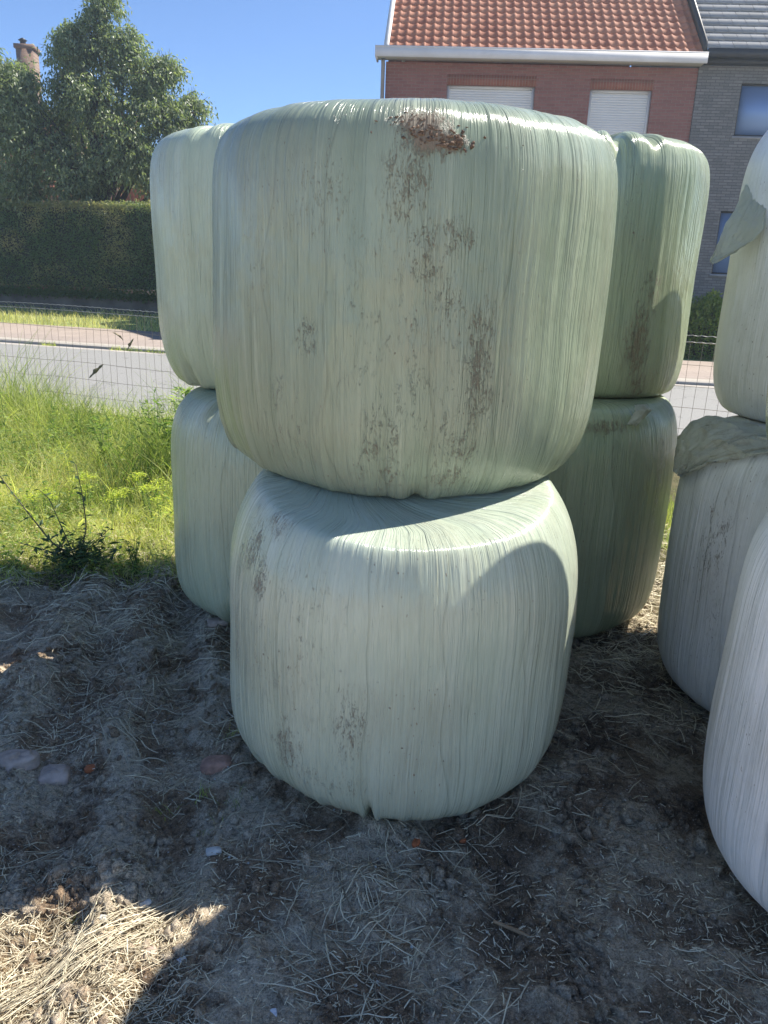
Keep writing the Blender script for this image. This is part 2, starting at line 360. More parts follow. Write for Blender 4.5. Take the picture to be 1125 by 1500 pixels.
_v = [(-30, -30, .05), (30, -30, .05), (30, .35, .05), (-30, .35, .05), (-30, -30, -.1), (30, -30, -.1), (30, .35, -.1), (-30, .35, -.1)]
kind(mk('bounce_slab', _v, [(0, 1, 2, 3), (4, 5, 1, 0), (5, 6, 2, 1), (6, 7, 3, 2), (7, 4, 0, 3)], simple('pale_bounce_concrete', (.68, .57, .42), .9, .12, 2., .004, 60.)), 'structure')  # unseen pale slab added around the camera to bounce warm light
# ------------------------------------------------------------------ blades, leaves (vectorised)
def blades(name, P, L, w, lean, mat, seg=3, tip=.08, curve=.6, az=None, flat=None, zfun=None):
    """P (n,3) roots; lean = angle from upright; flat strands when lean is near 90 degrees"""
    n = len(P); az = U(0, 2 * math.pi, n) if az is None else az
    L = np.broadcast_to(L, n); w = np.broadcast_to(w, n); lean = np.broadcast_to(lean, n)
    h = np.stack([np.cos(az), np.sin(az)], -1)
    tw = U(0, math.pi, n) if flat is None else az + math.pi / 2
    side = np.stack([np.cos(tw), np.sin(tw), 0 * tw], -1)
    cv = U(.2, 1., n) * curve
    rows = []; pos = P.copy(); a = lean.copy()
    for k in range(seg + 1):
        f = k / seg
        ww = w * ((1 - f) + tip * f) if k else w * .8
        rows.append(pos - side * ww[:, None] * .5); rows.append(pos + side * ww[:, None] * .5)
        st = L / seg
        pos = pos + np.concatenate([h * (np.sin(a) * st)[:, None], (np.cos(a) * st)[:, None]], -1); a = a + cv / seg * 1.5
    V = np.stack(rows, 1); m = 2 * (seg + 1)
    q = np.array([(2 * k, 2 * k + 1, 2 * k + 3, 2 * k + 2) for k in range(seg)])
    F = (np.arange(n)[:, None, None] * m + q[None]).reshape(-1, 4)
    rnd = np.repeat(np.clip(U(0, .55, n) + 1.1 * vnoise(P[:, 0] * 3.1, P[:, 1] * 3.1, 88) - .3, 0, 1), m)
    return mk(name, V.reshape(-1, 3), F, mat, attrs={'rnd': rnd})
def leaves(P, D, Nn, L, w):
    """leaf blades folded along the midrib. P roots, D direction, Nn rough face normal -> V, F, per-vertex rnd"""
    n = len(P); D = D / (np.linalg.norm(D, axis=1, keepdims=True) + 1e-9)
    s = np.cross(D, Nn); s /= np.linalg.norm(s, axis=1, keepdims=True) + 1e-9; nn = np.cross(s, D)
    L = np.broadcast_to(L, n)[:, None]; w = np.broadcast_to(w, n)[:, None]
    a = P; m1 = P + D * L * .5 - nn * L * .04; t_ = P + D * L - nn * L * .12
    l = P + D * L * .42 - s * w * .5 + nn * w * .12; r = P + D * L * .42 + s * w * .5 + nn * w * .12
    V = np.stack([a, l, m1, r, t_], 1).reshape(-1, 3); b = np.arange(n)[:, None] * 5
    F = np.concatenate([b + np.array([[0, 1, 2]]), b + np.array([[1, 4, 2]]), b + np.array([[0, 2, 3]]), b + np.array([[3, 2, 4]])])
    return V, F, np.repeat(U(0, 1, n), 5)
def leaf_obj(name, P, D, Nn, L, w, mat, parent=None, loc=None, rn=None):
    V, F, r = leaves(P, D, Nn, L, w)
    if rn is not None: r = np.repeat(rn, 5)
    return mk(name, V, F, mat, parent, attrs={'rnd': r}, loc=loc)
def rdir(n):
    v = rng.normal(size=(n, 3)); return v / np.linalg.norm(v, axis=1, keepdims=True)
def on_ground(x, y, dz=0.): return np.stack([x, y, gh(x, y) + dz], -1)

# ------------------------------------------------------------------ bales
def make_bale(name, loc, Rr, h, nt_, nb, film, label, dirt, seed, hi=True, clip_top=None, clip_bot=None, folds=(), tilt=0., wr=1., dents=()):
    """lathe body with superelliptic shoulders; every crease and wrinkle is displaced geometry"""
    nu, nv = (1000, 300) if hi else (480, 170)
    th = np.linspace(0, 2 * math.pi, nu, endpoint=False)
    ph = np.linspace(-math.pi / 2, math.pi / 2, nv)[:, None] * np.ones(nu)
    TH = th[None] * np.ones((nv, 1))
    c, s = np.cos(ph), np.sin(ph)
    n = np.where(ph > 0, nt_, nb)
    # shoulders vary a little round the bale
    n = n * (1 + .08 * (vnoise(TH * 8 / (2 * math.pi), ph * 0 + seed, seed, 8) - .5) * 2)
    k = (np.abs(c) ** n + np.abs(s) ** n) ** (-1 / n)
    rho = Rr * k * c; zz = h / 2 + h / 2 * k * s
    # arc length along the profile, used for the film's pattern
    dr = np.diff(rho[:, 0]); dz = np.diff(zz[:, 0]); v = np.concatenate([[0], np.cumsum(np.hypot(dr, dz))])
    fu = lambda f: TH / (2 * math.pi) * f
    zr = zz / h
    lump = .012 * (vnoise(fu(6), zr * 2 + 5, seed + 1, 6) - .5) + .008 * (vnoise(fu(14), zr * 3, seed + 2, 14) - .5)
    fold = 0
    for q, (f, a) in enumerate(((38, .0034), (90, .0022), (210, .0013), (400, .0008))):
        per = f; w_ = vnoise(fu(per) + .35 * (vnoise(fu(9), zr * 2.2, seed + 33, 9) - .5) * per / 38, zr * (1.2 + q) + 9 * q, seed + 10 + q, None if True else per)
        # seam-free blend at theta = 0/2pi
        fold = fold + a * (w_ - .5) * (1.0 + 1.0 * np.clip(1 - 2 * zr, 0, 1) ** 4 - .45 * np.clip(2 * zr - 1, 0, 1) ** 6)
    seam = np.minimum(TH, 2 * math.pi - TH); fold = fold * sstep(0, .08, seam)
    d = (lump * 1.7 + fold * 1.0 * wr)
    for (t0, z0, z1, wd, dp) in folds:      # deep tucks in the film: angle, from, to (height fraction), width rad, depth
        dt = np.angle(np.exp(1j * (TH - t0)))
        d = d - dp * np.exp(-(dt / wd) ** 2) * sstep(z0, z1, zr)
        d = d + dp * .35 * np.exp(-((np.abs(dt) - wd * 1.9) / wd) ** 2) * sstep(z0, z1, zr)
    for (t0, zc, wt, wz, dp) in dents:
        dt = np.angle(np.exp(1j * (TH - t0))); d = d - dp * np.exp(-(dt / wt) ** 2 - ((zr - zc) / wz) ** 2)
    # displacement fades at the poles and acts along the surface normal direction of the profile
    nr = k * c; nz = k * s; ln = np.hypot(nr, nz) + 1e-9
    sh = vnoise(fu(24) + .3 * vnoise(fu(7), zr * 1.5, seed + 51, 7), zr * .9, seed + 50)
    msk = sstep(.45, .75, vnoise(fu(9), zr * 1.6 + 3, seed + 52, 9)) * sstep(0, .1, seam)
    d = d + .006 * wr * (np.clip(1 - np.abs(2 * sh - 1) * 1.0, 0, 1) ** 7) * msk
    pole = sstep(0, .35, c)
    rho2 = rho + d * pole * np.abs(nr) / ln; zz2 = zz + d * pole * nz / ln
    x = rho2 * np.cos(TH); y = rho2 * np.sin(TH); z = zz2
    sm = lambda a, b, kk: a - kk * np.logaddexp(0, (a - b) / kk)   # smooth min(a, b)
    if clip_top is not None:
        p0, sl = clip_top; pl = p0 + sl * (y + loc[1]) - loc[2]; z = sm(z, pl, .012)
    if clip_bot is not None:
        p0, sl = clip_bot; pl = p0 + sl * (y + loc[1]) - loc[2]; z = -sm(-z, -pl, .012)
    D = np.zeros_like(TH)
    for (t0, z0, wt, wz, amp) in dirt:
        dt = np.angle(np.exp(1j * (TH - t0))) * Rr; D = np.maximum(D, amp * np.exp(-((dt / wt) ** 2 + ((zz - z0) / wz) ** 2) * .30))
    D = D + .25 * np.exp(-(zz / .06) ** 2)
    V = np.stack([x, y, z], -1).reshape(-1, 3)
    F = grid_faces(nu, nv, True)
    # film lines sweep sideways over the flat ends
    vv = v[:, None] * np.ones(nu); tw = (1 - sstep(.0, .75, rho / Rr)) * 1.1
    uu = (TH + tw * np.sign(s)) * Rr
    uvv = np.stack([uu, vv], -1).reshape(-1, 2)
    j = np.arange(nu); UVl = uvv[F.ravel()].reshape(-1, 4, 2).copy()
    wrapq = (F[:, 1] % nu == 0); UVl[wrapq, 1, 0] += 2 * math.pi * Rr; UVl[wrapq, 2, 0] += 2 * math.pi * Rr
    o = mk(name, V, F, film, smooth=True, uv=UVl.reshape(-1, 2), attrs={'dirt': D.ravel()}, loc=loc)
    if tilt: o.rotation_euler = (tilt, 0, 0)
    tag(o, label, 'silage bale', 'plastic-wrapped silage bales stacked in the yard')
    return o
CL = (.60, .165)       # sloping contact between the two front bales: z = .60 + .165 y
ctb = (1.075, 0); 
FL = make_bale('silage_bale', (.068, 2.436, 0), .584, 1.139, 2.7, 5.6, M['film_mint'], 'pale green wrapped bale at the bottom of the front middle stack', 
    [(-2.51, .84, .05, .06, .5), (-2.38, .75, .03, .05, .55), (-2.37, .92, .08, .04, .45), (-2.16, .28, .05, .09, .48), (-1.82, .38, .05, .12, .42), (-2.65, .6, .04, .25, .42), (-1.95, .2, .12, .06, .38), (-2.09, .6, .14, .28, .30), (-2.3, .45, .1, .3, .3)],
    21, clip_top=CL, folds=[(-1.72, .16, .02, .022, .03), (-2.5, .14, .03, .05, .02)])
FU = make_bale('silage_bale', (.055, 2.748, .852), .655, 1.215, 8.0, 3.6, M['film_olive'], 'widest green wrapped bale, topmost of the front stack, with brown mud smears and clods',
    [(-1.56, 1.12, .050, .024, .9), (-1.52, 1.085, .046, .026, 1.), (-1.46, 1.075, .034, .016, .9), (-1.61, .98, .06, .10, .44), (-1.40, .86, .045, .04, .48), (-1.54, .82, .06, .08, .42), (-2.02, .58, .035, .05, .45), (-1.42, .69, .07, .035, .42), (-1.28, .62, .05, .07, .42),
     (-1.27, .48, .035, .15, .48), (-1.33, .32, .07, .08, .46), (-1.38, .2, .07, .05, .48), (-1.95, .97, .10, .12, .36), (-1.68, .24, .09, .16, .40), (-2.16, .3, .14, .16, .33), (-2.79, .17, .04, .05, .4), (-1.75, .6, .15, .4, .28), (-1.45, .5, .2, .35, .30), (-2.3, .75, .15, .25, .27)],
    22, clip_bot=CL, folds=[(-1.50, .16, .04, .045, .035), (-2.35, .13, .03, .05, .03), (-.95, .13, .03, .05, .02)], wr=1.4)
BLL = make_bale('silage_bale', (-.425, 3.695, 0), .617, 1.116, 4.5, 5.7, M['film_green'], 'green wrapped bale under another one, nearest the tall weeds at left',
    [(-2.51, .94, .061, .061, .3)], 23, False, clip_top=ctb, folds=[(-2.2, .86, .98, .04, .03), (-2.0, .2, .03, .07, .04)])
BLU = make_bale('silage_bale', (-.561, 3.977, .945), .596, 1.246, 7.7, 3.2, M['film_green'], 'green wrapped upper bale of the rear left stack, hedge seen beside it',
    [(-2.44, 1.07, .065, .098, .3)], 24, False, clip_bot=ctb, folds=[(-2.3, .25, .05, .06, .05), (-2.75, .1, 1., .03, .006), (-2.05, .1, 1., .06, .012)])
ctr = (1.115, 0)
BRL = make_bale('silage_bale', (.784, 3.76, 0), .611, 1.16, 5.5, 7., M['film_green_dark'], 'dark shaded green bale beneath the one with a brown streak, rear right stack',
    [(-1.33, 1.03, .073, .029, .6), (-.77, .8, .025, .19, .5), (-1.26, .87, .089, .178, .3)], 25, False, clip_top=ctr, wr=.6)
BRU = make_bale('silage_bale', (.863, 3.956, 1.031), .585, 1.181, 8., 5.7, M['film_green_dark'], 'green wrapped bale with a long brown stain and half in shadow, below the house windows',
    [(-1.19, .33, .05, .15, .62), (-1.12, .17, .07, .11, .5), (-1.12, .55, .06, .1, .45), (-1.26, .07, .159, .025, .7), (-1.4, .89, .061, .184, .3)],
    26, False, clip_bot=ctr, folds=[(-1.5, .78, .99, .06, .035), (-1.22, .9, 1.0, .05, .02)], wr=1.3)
cr2 = (1.10, 0)
RL = make_bale('silage_bale', (1.771, 2.837, 0), .607, 1.148, 5.6, 7., M['film_white'], 'bluish white bale with torn crumpled film on its dirty top edge, at right',
    [(-2.79, .76, .065, .157, .4), (-3.07, 1.08, .135, .032, .8), (-2.72, .45, .04, .161, .3), (2.79, .98, .043, .058, .6), (-2.6, 1.1, .3, .03, .5)], 27, True, clip_top=cr2, wr=.5)
RU = make_bale('silage_bale', (1.989, 3.215, 1.032), .615, 1.28, 4.4, 6., M['film_white2'], 'greenish white upper bale at right with a loose film tail hanging off it',
    [(3.0, .78, .093, .062, .3)], 28, False, clip_bot=cr2, wr=.5)
NL = make_bale('silage_bale', (1.505, 1.773, -.01), .568, 1.16, 4.5, 6., M['film_white2'], 'cleanest white bale, nearest the viewer at the lower right edge',
    [(3.0, .3, .1, .1, .15)], 29, True, clip_top=(1.10, 0), wr=.25)
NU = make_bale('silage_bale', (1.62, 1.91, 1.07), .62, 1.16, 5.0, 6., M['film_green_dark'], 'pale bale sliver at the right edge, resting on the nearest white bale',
    [], 30, False, clip_bot=(1.10, 0), wr=.5)

# mud clods stuck to the top of the widest bale
def clods(name, bale, spots, n, parent, mat):
    mb = MB(); C0 = np.array(bale.location)
    for (t0, z0, wt, wz, r0) in spots:
        for k in range(n):
            tt = t0 + rng.normal() * wt / .62; z = z0 + rng.normal() * wz; r = r0 * U(.4, 1.3)
            s_ = (z - .6015) / .6015; rad = .655 * (max(0, 1 - abs(s_) ** 8.)) ** (1 / 8.)
            if rad < .35: continue
            th = np.linspace(0, 2 * math.pi, 8, endpoint=False); ph = np.linspace(-1.4, 1.4, 5)[:, None]
            j = 1 + rng.normal(size=(5, 8)) * .38
            p = np.stack([np.cos(ph) * np.cos(th) * j, np.cos(ph) * np.sin(th) * j, np.sin(ph) * j * .8 + 0 * th], -1).reshape(-1, 3) * r * [U(.6, 1.5), .6, U(.5, 1.2)]
            rad -= r * .35; mb.add(p + [rad * math.cos(tt), rad * math.sin(tt), z], grid_faces(8, 5, True))
    return mb.build(name, mat, parent, smooth=False)
clods('mud_clods', FU, [(-1.53, 1.105, .035, .016, .0045), (-1.455, 1.08, .022, .010, .006), (-1.60, 1.13, .03, .008, .0035), (-1.49, 1.09, .030, .012, .005), (-1.52, 1.09, .09, .03, .0018)], 38, FU, M['mud'])

# loose film
def film_sheet(name, pts, mat, parent, crumple=.012, nu=40, nv=26, seed=1, freq=9):
    """pts: 4 x 4 control net of world points (bicubic), crumpled"""
    P = np.asarray(pts, float)
    def interp(t, m):   # Catmull-like linear pieces, smoothed
        t = t * (m - 1); i = np.clip(np.floor(t).astype(int), 0, m - 2); f = t - i; f = f * f * (3 - 2 * f) * .5 + f * .5; return i, f
    u = np.linspace(0, 1, nu); v = np.linspace(0, 1, nv)
    iu, fu = interp(u, P.shape[1]); iv, fv = interp(v, P.shape[0])
    A = P[iv][:, iu] * (1 - fu)[None, :, None] + P[iv][:, iu + 1] * fu[None, :, None]
    B = P[iv + 1][:, iu] * (1 - fu)[None, :, None] + P[iv + 1][:, iu + 1] * fu[None, :, None]
    Q = A * (1 - fv)[:, None, None] + B * fv[:, None, None]
    UU, VV = np.meshgrid(u, v)
    for k in range(3):
        w_ = np.abs(fbm(UU * freq * 1.6 + k * 7 + VV * 2, VV * freq * .7, seed + k * 5, 4)); Q[..., k] += crumple * (w_ - .2) * 3
    Q = Q - np.array(parent.location)
    o = mk(name, Q.reshape(-1, 3), grid_faces(nu, nv), mat, parent, smooth=True, uv=np.stack([UU * .2, VV * .5], -1).reshape(-1, 2), attrs={'dirt': np.zeros(nu * nv)})
    md = o.modifiers.new('thickness', 'SOLIDIFY'); md.thickness = .0012
    return o
def flap_mat(dirty=True):
    t = NT('loose_film'); u = t.obj
    n = t.noise(u, 30., 6, .7, 1.)
    c = t.mix(t.map(n, .35, .7), (.80, .81, .75), (.90, .90, .86)); nn = t.noise(u, 14., 5, .7, 1.5); c = c if not dirty else t.mix(t.map(nn, .52, .60, 0., .55), c, (.42, .36, .28)); c = t.mix(t.map(t.noise(u, 45., 4, .7, 1.), .58, .64, 0., .5 if dirty else .15), c, (.32, .27, .2))
    t.P(Base_Color=c, Roughness=.38, Normal=t.bump(n, .01))
    tr = t.n('BsdfTranslucent'); tr.inputs[0].default_value = (.8, .82, .7, 1)
    mx = t.n('MixShader'); mx.inputs[0].default_value = .6; t.set(mx.inputs[1], t.b.outputs[0]); t.set(mx.inputs[2], tr.outputs[0]); t.set(t.out.inputs[0], mx.outputs[0])
    return t.m
M['flap'] = flap_mat()
M['flap_clean'] = flap_mat(False)
def surf(bale, Rr, th, z, out=.0): # world point beside a bale's side wall
    l = bale.location; return (l[0] + (Rr + out) * math.cos(th), l[1] + (Rr + out) * math.sin(th), l[2] + z)
a = R_
film_sheet('loose_film', [
    [(1.385, 3.30, 2.00), (1.385, 3.22, 1.96), (1.385, 3.16, 1.92), (1.385, 3.10, 1.89)],
    [(1.355, 3.285, 1.92), (1.352, 3.20, 1.87), (1.357, 3.12, 1.83), (1.375, 3.06, 1.82)],
    [(1.31, 3.25, 1.85), (1.325, 3.19, 1.795), (1.34, 3.13, 1.775), (1.360, 3.07, 1.79)],
    [(1.27, 3.20, 1.77), (1.29, 3.17, 1.728), (1.31, 3.13, 1.735), (1.335, 3.10, 1.765)],
    [(1.232, 3.16, 1.705), (1.240, 3.15, 1.694), (1.250, 3.14, 1.698), (1.262, 3.13, 1.715)]],
    M['flap_clean'], RU, .004, 50, 60, seed=5, freq=6)
film_sheet('loose_film', [
    [surf(RL, .40, a(228), 1.105), surf(RL, .42, a(205), 1.115), surf(RL, .42, a(180), 1.13), surf(RL, .42, a(152), 1.11)],
    [surf(RL, .50, a(220), 1.10), surf(RL, .52, a(200), 1.12), surf(RL, .54, a(178), 1.135), surf(RL, .54, a(152), 1.11)],
    [surf(RL, .575, a(206), 1.06), surf(RL, .59, a(192), 1.085), surf(RL, .60, a(174), 1.10), surf(RL, .60, a(154), 1.08)],
    [surf(RL, .62, a(192), 1.00), surf(RL, .63, a(184), 1.01), surf(RL, .64, a(172), 1.03), surf(RL, .64, a(156), 1.02)],
    [surf(RL, .63, a(184), .95), surf(RL, .64, a(179), .95), surf(RL, .65, a(171), .97), surf(RL, .64, a(160), .97)],
    [surf(RL, .64, a(178), .91), surf(RL, .645, a(175), .91), surf(RL, .65, a(171), .915), surf(RL, .64, a(166), .92)]],
    M['flap'], RL, .007, 90, 80, seed=9, freq=9)
film_sheet('loose_film', [
    [surf(BRL, .56, a(-62), 1.115), surf(BRL, .56, a(-58), 1.118), surf(BRL, .56, a(-54), 1.115)],
    [surf(BRL, .61, a(-66), 1.10), surf(BRL, .62, a(-61), 1.11), surf(BRL, .61, a(-57), 1.10)],
    [surf(BRL, .625, a(-70), 1.05), surf(BRL, .63, a(-68), 1.05), surf(BRL, .625, a(-66), 1.04)]], M['flap'], BRL, .003, 16, 16, seed=3)

# ------------------------------------------------------------------ straw and litter
def scatter(n, x0, x1, y0, y1, keep=None):
    x = U(x0, x1, n); y = U(y0, y1, n)
    if keep is not None: m = keep(x, y); x, y = x[m], y[m]
    return x, y
def strands(name, n, box, Lr, wr, keep=None, az=None, mat=None, up=.12, dz=.004):
    x, y = scatter(n, *box, keep=keep); m = len(x); L = U(*Lr, m) * U(.4, 1, m); w = U(*wr, m)
    az = U(0, 2 * math.pi, m) if az is None else az + rng.normal(size=m) * .7
    hx, hy = np.cos(az), np.sin(az); seg = 4; rows = []
    bend = rng.normal(size=m) * .16 * (1 + 2 * (rng.random(m) < .15)); tiltv = np.abs(rng.normal(size=m)) * up; z0 = U(0, dz, m)
    for k in range(seg + 1):
        f = k / seg - .5; aa = az + bend * f
        px = x + hx * L * f - np.sin(az) * bend * L * f * f; py = y + hy * L * f + np.cos(az) * bend * L * f * f
        pz = gh(px, py) + z0 + .002 + (f + .5) * L * tiltv * .5
        s = np.stack([-np.sin(aa), np.cos(aa)], -1) * w[:, None] * .5 * (1 if k < seg else .5)
        rows += [np.stack([px - s[:, 0], py - s[:, 1], pz], -1), np.stack([px, py, pz + w * .6], -1), np.stack([px + s[:, 0], py + s[:, 1], pz], -1)]
    V = np.stack(rows, 1); q = []
    for k in range(seg): q += [(3 * k, 3 * k + 1, 3 * k + 4, 3 * k + 3), (3 * k + 1, 3 * k + 2, 3 * k + 5, 3 * k + 4)]
    F = (np.arange(m)[:, None, None] * 15 + np.array(q)[None]).reshape(-1, 4)
    return mk(name, V.reshape(-1, 3), F, mat or M['straw'], attrs={'rnd': np.repeat(U(0, 1, m), 15)})
dens = lambda sx, sd, lo=.4: (lambda x, y: vnoise(x * sx, y * sx, sd) + .35 * (vnoise(x * sx * 3, y * sx * 3, sd + 1)) > lo + U(0, .55, len(x)))
kind(strands('loose_straw', 9500, (-1.5, 2.2, 1.0, 3.6), (.05, .26), (.0014, .0034), dens(1.9, 51, .52)), 'stuff', 'dry straw strands strewn over the dark soil')
kind(strands('straw_litter', 56000, (-1.6, 2.2, 1.0, 4.2), (.006, .045), (.0009, .0032), dens(2.4, 61, .42), dz=.006), 'stuff', 'short bits of chopped straw on the soil')
lit = lambda x, y: (x + .45 * (y - 1.4) < -.42 + U(-.05, .05, len(x)))
kind(strands('straw_swath', 750, (-1.35, -.3, 1.15, 1.85), (.05, .25), (.0009, .0022), lit, az=.55, up=.16, dz=.012), 'stuff', 'swath of golden straw in the sunlit corner')
kind(strands('straw_swath_bits', 6000, (-1.35, -.3, 1.15, 1.8), (.012, .06), (.0010, .0026), lit, dz=.012, up=.5), 'stuff', 'fine chopped straw in the sunlit corner')
kind(strands('dry_hay', 3600, (-3.2, -.5, 3.0, 5.2), (.05, .2), (.0015, .004), None, dz=.03, up=.3), 'stuff', 'dead hay lying among the grass')
kind(strands('dry_hay', 3500, (.9, 2.0, 3.0, 5.2), (.05, .2), (.0015, .004), None, dz=.03, up=.3), 'stuff', 'dead hay lying between the right-hand stacks')
# a distinct diagonal bundle of long stalks lying on the shadow's edge
x, y = [], []
t = U(0, 1, 90); bx = -.92 + .38 * t + rng.normal(size=90) * .03; by = 1.30 + .32 * t ** 1.2 + rng.normal(size=90) * .022
def bundle():
    m = 90; az = .70 + rng.normal(size=m) * .22; L = U(.1, .3, m); w = U(.0010, .0022, m); rows = []
    for k in range(4):
        f = k / 3 - .5; px = bx + np.cos(az) * L * f; py = by + np.sin(az) * L * f; pz = gh(px, py) + .012 + .03 * np.abs(np.sin(np.arange(m))) * .6
        s = np.stack([-np.sin(az), np.cos(az)], -1) * w[:, None] * .5
        rows += [np.stack([px - s[:, 0], py - s[:, 1], pz], -1), np.stack([px, py, pz + w * .6], -1), np.stack([px + s[:, 0], py + s[:, 1], pz], -1)]
    V = np.stack(rows, 1); q = []
    for k in range(3): q += [(3 * k, 3 * k + 1, 3 * k + 4, 3 * k + 3), (3 * k + 1, 3 * k + 2, 3 * k + 5, 3 * k + 4)]
    F = (np.arange(m)[:, None, None] * 12 + np.array(q)[None]).reshape(-1, 4)
    return mk('straw_bundle', V.reshape(-1, 3), F, M['straw'], attrs={'rnd': np.repeat(U(.1, .9, m), 12)})
kind(bundle(), 'stuff', 'long stalks lying side by side along the shadow edge')

def rock(name, x, y, sx, sy, sz, mat, label, cat, group=None, rz=0., sink=.3, seed=0, lumpy=.25):
    nu, nv = 22, 14; th = np.linspace(0, 2 * math.pi, nu, endpoint=False)[None]; ph = np.linspace(-math.pi / 2, math.pi / 2, nv)[:, None]
    e = .55; sg = lambda v, p: np.sign(v) * np.abs(v) ** p
    j = 1 + lumpy * (vnoise(th * 6 / 6.28 + 0 * ph, ph * 1.5 + 3, seed, 6) - .5) + lumpy * .4 * (vnoise(th * 14 / 6.28 + 0 * ph, ph * 4, seed + 1, 14) - .5)
    V = np.stack([sg(np.cos(ph), e) * sg(np.cos(th), e) * sx * j, sg(np.cos(ph), e) * sg(np.sin(th), e) * sy * j, sg(np.sin(ph), e) * sz * j + 0 * th], -1)
    o = mk(name, V.reshape(-1, 3), grid_faces(nu, nv, True), mat)
    o.location = (x, y, float(gh(x, y)) + sz * (1 - 2 * sink)); o.rotation_euler = (0, 0, rz)
    return tag(o, label, cat, group)
SG = 'pale stones lying on the soil'
rock('stone', -.46, 1.84, .022, .013, .009, M['stone'], 'oblong white stone in shade left of the front bale foot', 'stone', SG, .3, seed=1)
rock('plastic_scrap', -.46, 1.48, .013, .008, .007, M['scrap'], 'bluish white plastic scrap on straw beside the sunlit corner', 'scrap', None, .7, seed=2)
rock('plastic_scrap', -.21, 1.34, .008, .012, .006, M['scrap'], 'tiny white plastic scrap at the bottom edge of the picture', 'scrap', None, .2, seed=3)
rock('stone', -.60, 1.635, .022, .010, .010, M['stone'], 'long pale stone in the sun near the tip of the lit corner', 'stone', SG, .6, seed=4)
rock('stone', -.68, 1.565, .010, .009, .009, M['stone'], 'small round white stone in the sunlit straw', 'stone', SG, .1, seed=5)
rock('stone', -.655, 1.545, .009, .009, .008, M['sandstone'], 'small yellow pebble in the sunlit straw', 'stone', SG, .1, seed=6)
rock('stone', -.54, 1.50, .015, .012, .008, M['greyrock'], 'dull grey stone just inside the shadow edge', 'stone', SG, .9, seed=7)
rock('stone', -.52, 1.38, .008, .007, .006, M['sandstone'], 'cream pebble in shade at the lower left', 'stone', SG, .9, seed=8)
rock('rubble', -1.20, 2.23, .060, .045, .030, M['greyrock'], 'largest grey-pink rubble lump at the left picture edge', 'rubble', 'broken masonry half sunk in the soil', .5, .35, 9, .5)
rock('rubble', -1.07, 2.20, .050, .045, .024, M['greyrock'], 'squarish grey-pink rubble lump right of the largest one', 'rubble', 'broken masonry half sunk in the soil', .2, .35, 10, .4)
rock('brick_fragment', -.54, 2.27, .055, .034, .026, M['brickbit'], 'reddish brick half buried beside the front bale foot', 'brick', 'broken masonry half sunk in the soil', .05, .35, 11, .25)
rock('brick_fragment', -.96, 2.23, .022, .012, .012, M['orange'], 'little red-orange brick chip right of the rubble lumps', 'brick', None, .4, .3, 12)
rock('rubble', -.76, 3.30, .050, .03, .018, M['greyrock'], 'flat grey stone at the foot of the rear left stack', 'rubble', None, .3, .3, 13)
rock('brick_fragment', .13, 1.88, .016, .010, .008, M['orange'], 'orange brick chip in front of the front bale, left one of two', 'brick', None, 1.2, .3, 14)
rock('brick_fragment', .27, 1.92, .011, .008, .006, M['orange'], 'smaller orange brick chip in front of the front bale, right one of two', 'brick', None, .3, .3, 15)
mb = MB(); mb.tube([(-.055, .03, .004), (0, 0, .006), (.05, -.028, .004)], [.004, .006, .003], 5)
o = mb.build('wood_splinter', M['wood']); o.location = (.38, 1.58, float(gh(.38, 1.58)) + .003); tag(o, 'short flat tan wood splinter on dark soil right of the centre', 'splinter')
def pebbles(n):
    mb = MB(); x, y = scatter(n, -1.5, 2.0, 1.0, 3.4)
    for i in range(n):
        r = .0016 + .004 * rng.random() ** 5; th = np.arange(5) * 1.2566; j = U(.6, 1.3, (3, 5))
        p = np.stack([np.cos(th)[None] * j * [[.7], [1], [.6]], np.sin(th)[None] * j * [[.7], [1], [.6]], np.ones((3, 5)) * [[-.3], [.2], [.7]]], -1).reshape(-1, 3) * r
        p = np.concatenate([p, [[0, 0, .85 * r]]]) + [x[i], y[i], float(0)]
        mb.add(p, grid_faces(5, 3, True)); mb.F.append(np.array([(10 + k, 10 + (k + 1) % 5, 15) for k in range(5)]) + mb.n - 16)
    V = np.concatenate(mb.V); V[:, 2] += np.repeat(gh(x, y), 16) + .001
    q = np.concatenate([f for f in mb.F if f.shape[1] == 4]); t3 = np.concatenate([f for f in mb.F if f.shape[1] == 3])
    return mk('gravel', V, [q, t3], M['stone'])
def crumbs(name, n, box, r0, r1, mat, keep=None):
    x, y = scatter(n, *box, keep=keep); m = len(x); g = (1 + 5 ** .5) / 2
    I = np.array([(-1, g, 0), (1, g, 0), (-1, -g, 0), (1, -g, 0), (0, -1, g), (0, 1, g), (0, -1, -g), (0, 1, -g), (g, 0, -1), (g, 0, 1), (-g, 0, -1), (-g, 0, 1)]) / 1.9
    T = np.array([(0, 11, 5), (0, 5, 1), (0, 1, 7), (0, 7, 10), (0, 10, 11), (1, 5, 9), (5, 11, 4), (11, 10, 2), (10, 7, 6), (7, 1, 8), (3, 9, 4), (3, 4, 2), (3, 2, 6), (3, 6, 8), (3, 8, 9), (4, 9, 5), (2, 4, 11), (6, 2, 10), (8, 6, 7), (9, 8, 1)])
    r = r0 + (r1 - r0) * rng.random(m) ** 4
    V = I[None] * (1 + rng.normal(size=(m, 12, 1)) * .28) * (r[:, None, None] * U(.55, 1.3, (m, 1, 3))) + np.stack([x, y, gh(x, y) + r * .25], -1)[:, None]
    return mk(name, V.reshape(-1, 3), (np.arange(m)[:, None, None] * 12 + T[None]).reshape(-1, 3), mat, attrs={'straw': np.zeros(m * 12), 'turf': np.zeros(m * 12), 'dust_bounce': np.zeros(m * 12), 'humus': np.repeat(sstep(-.2, .4, x) * .7, 12)})
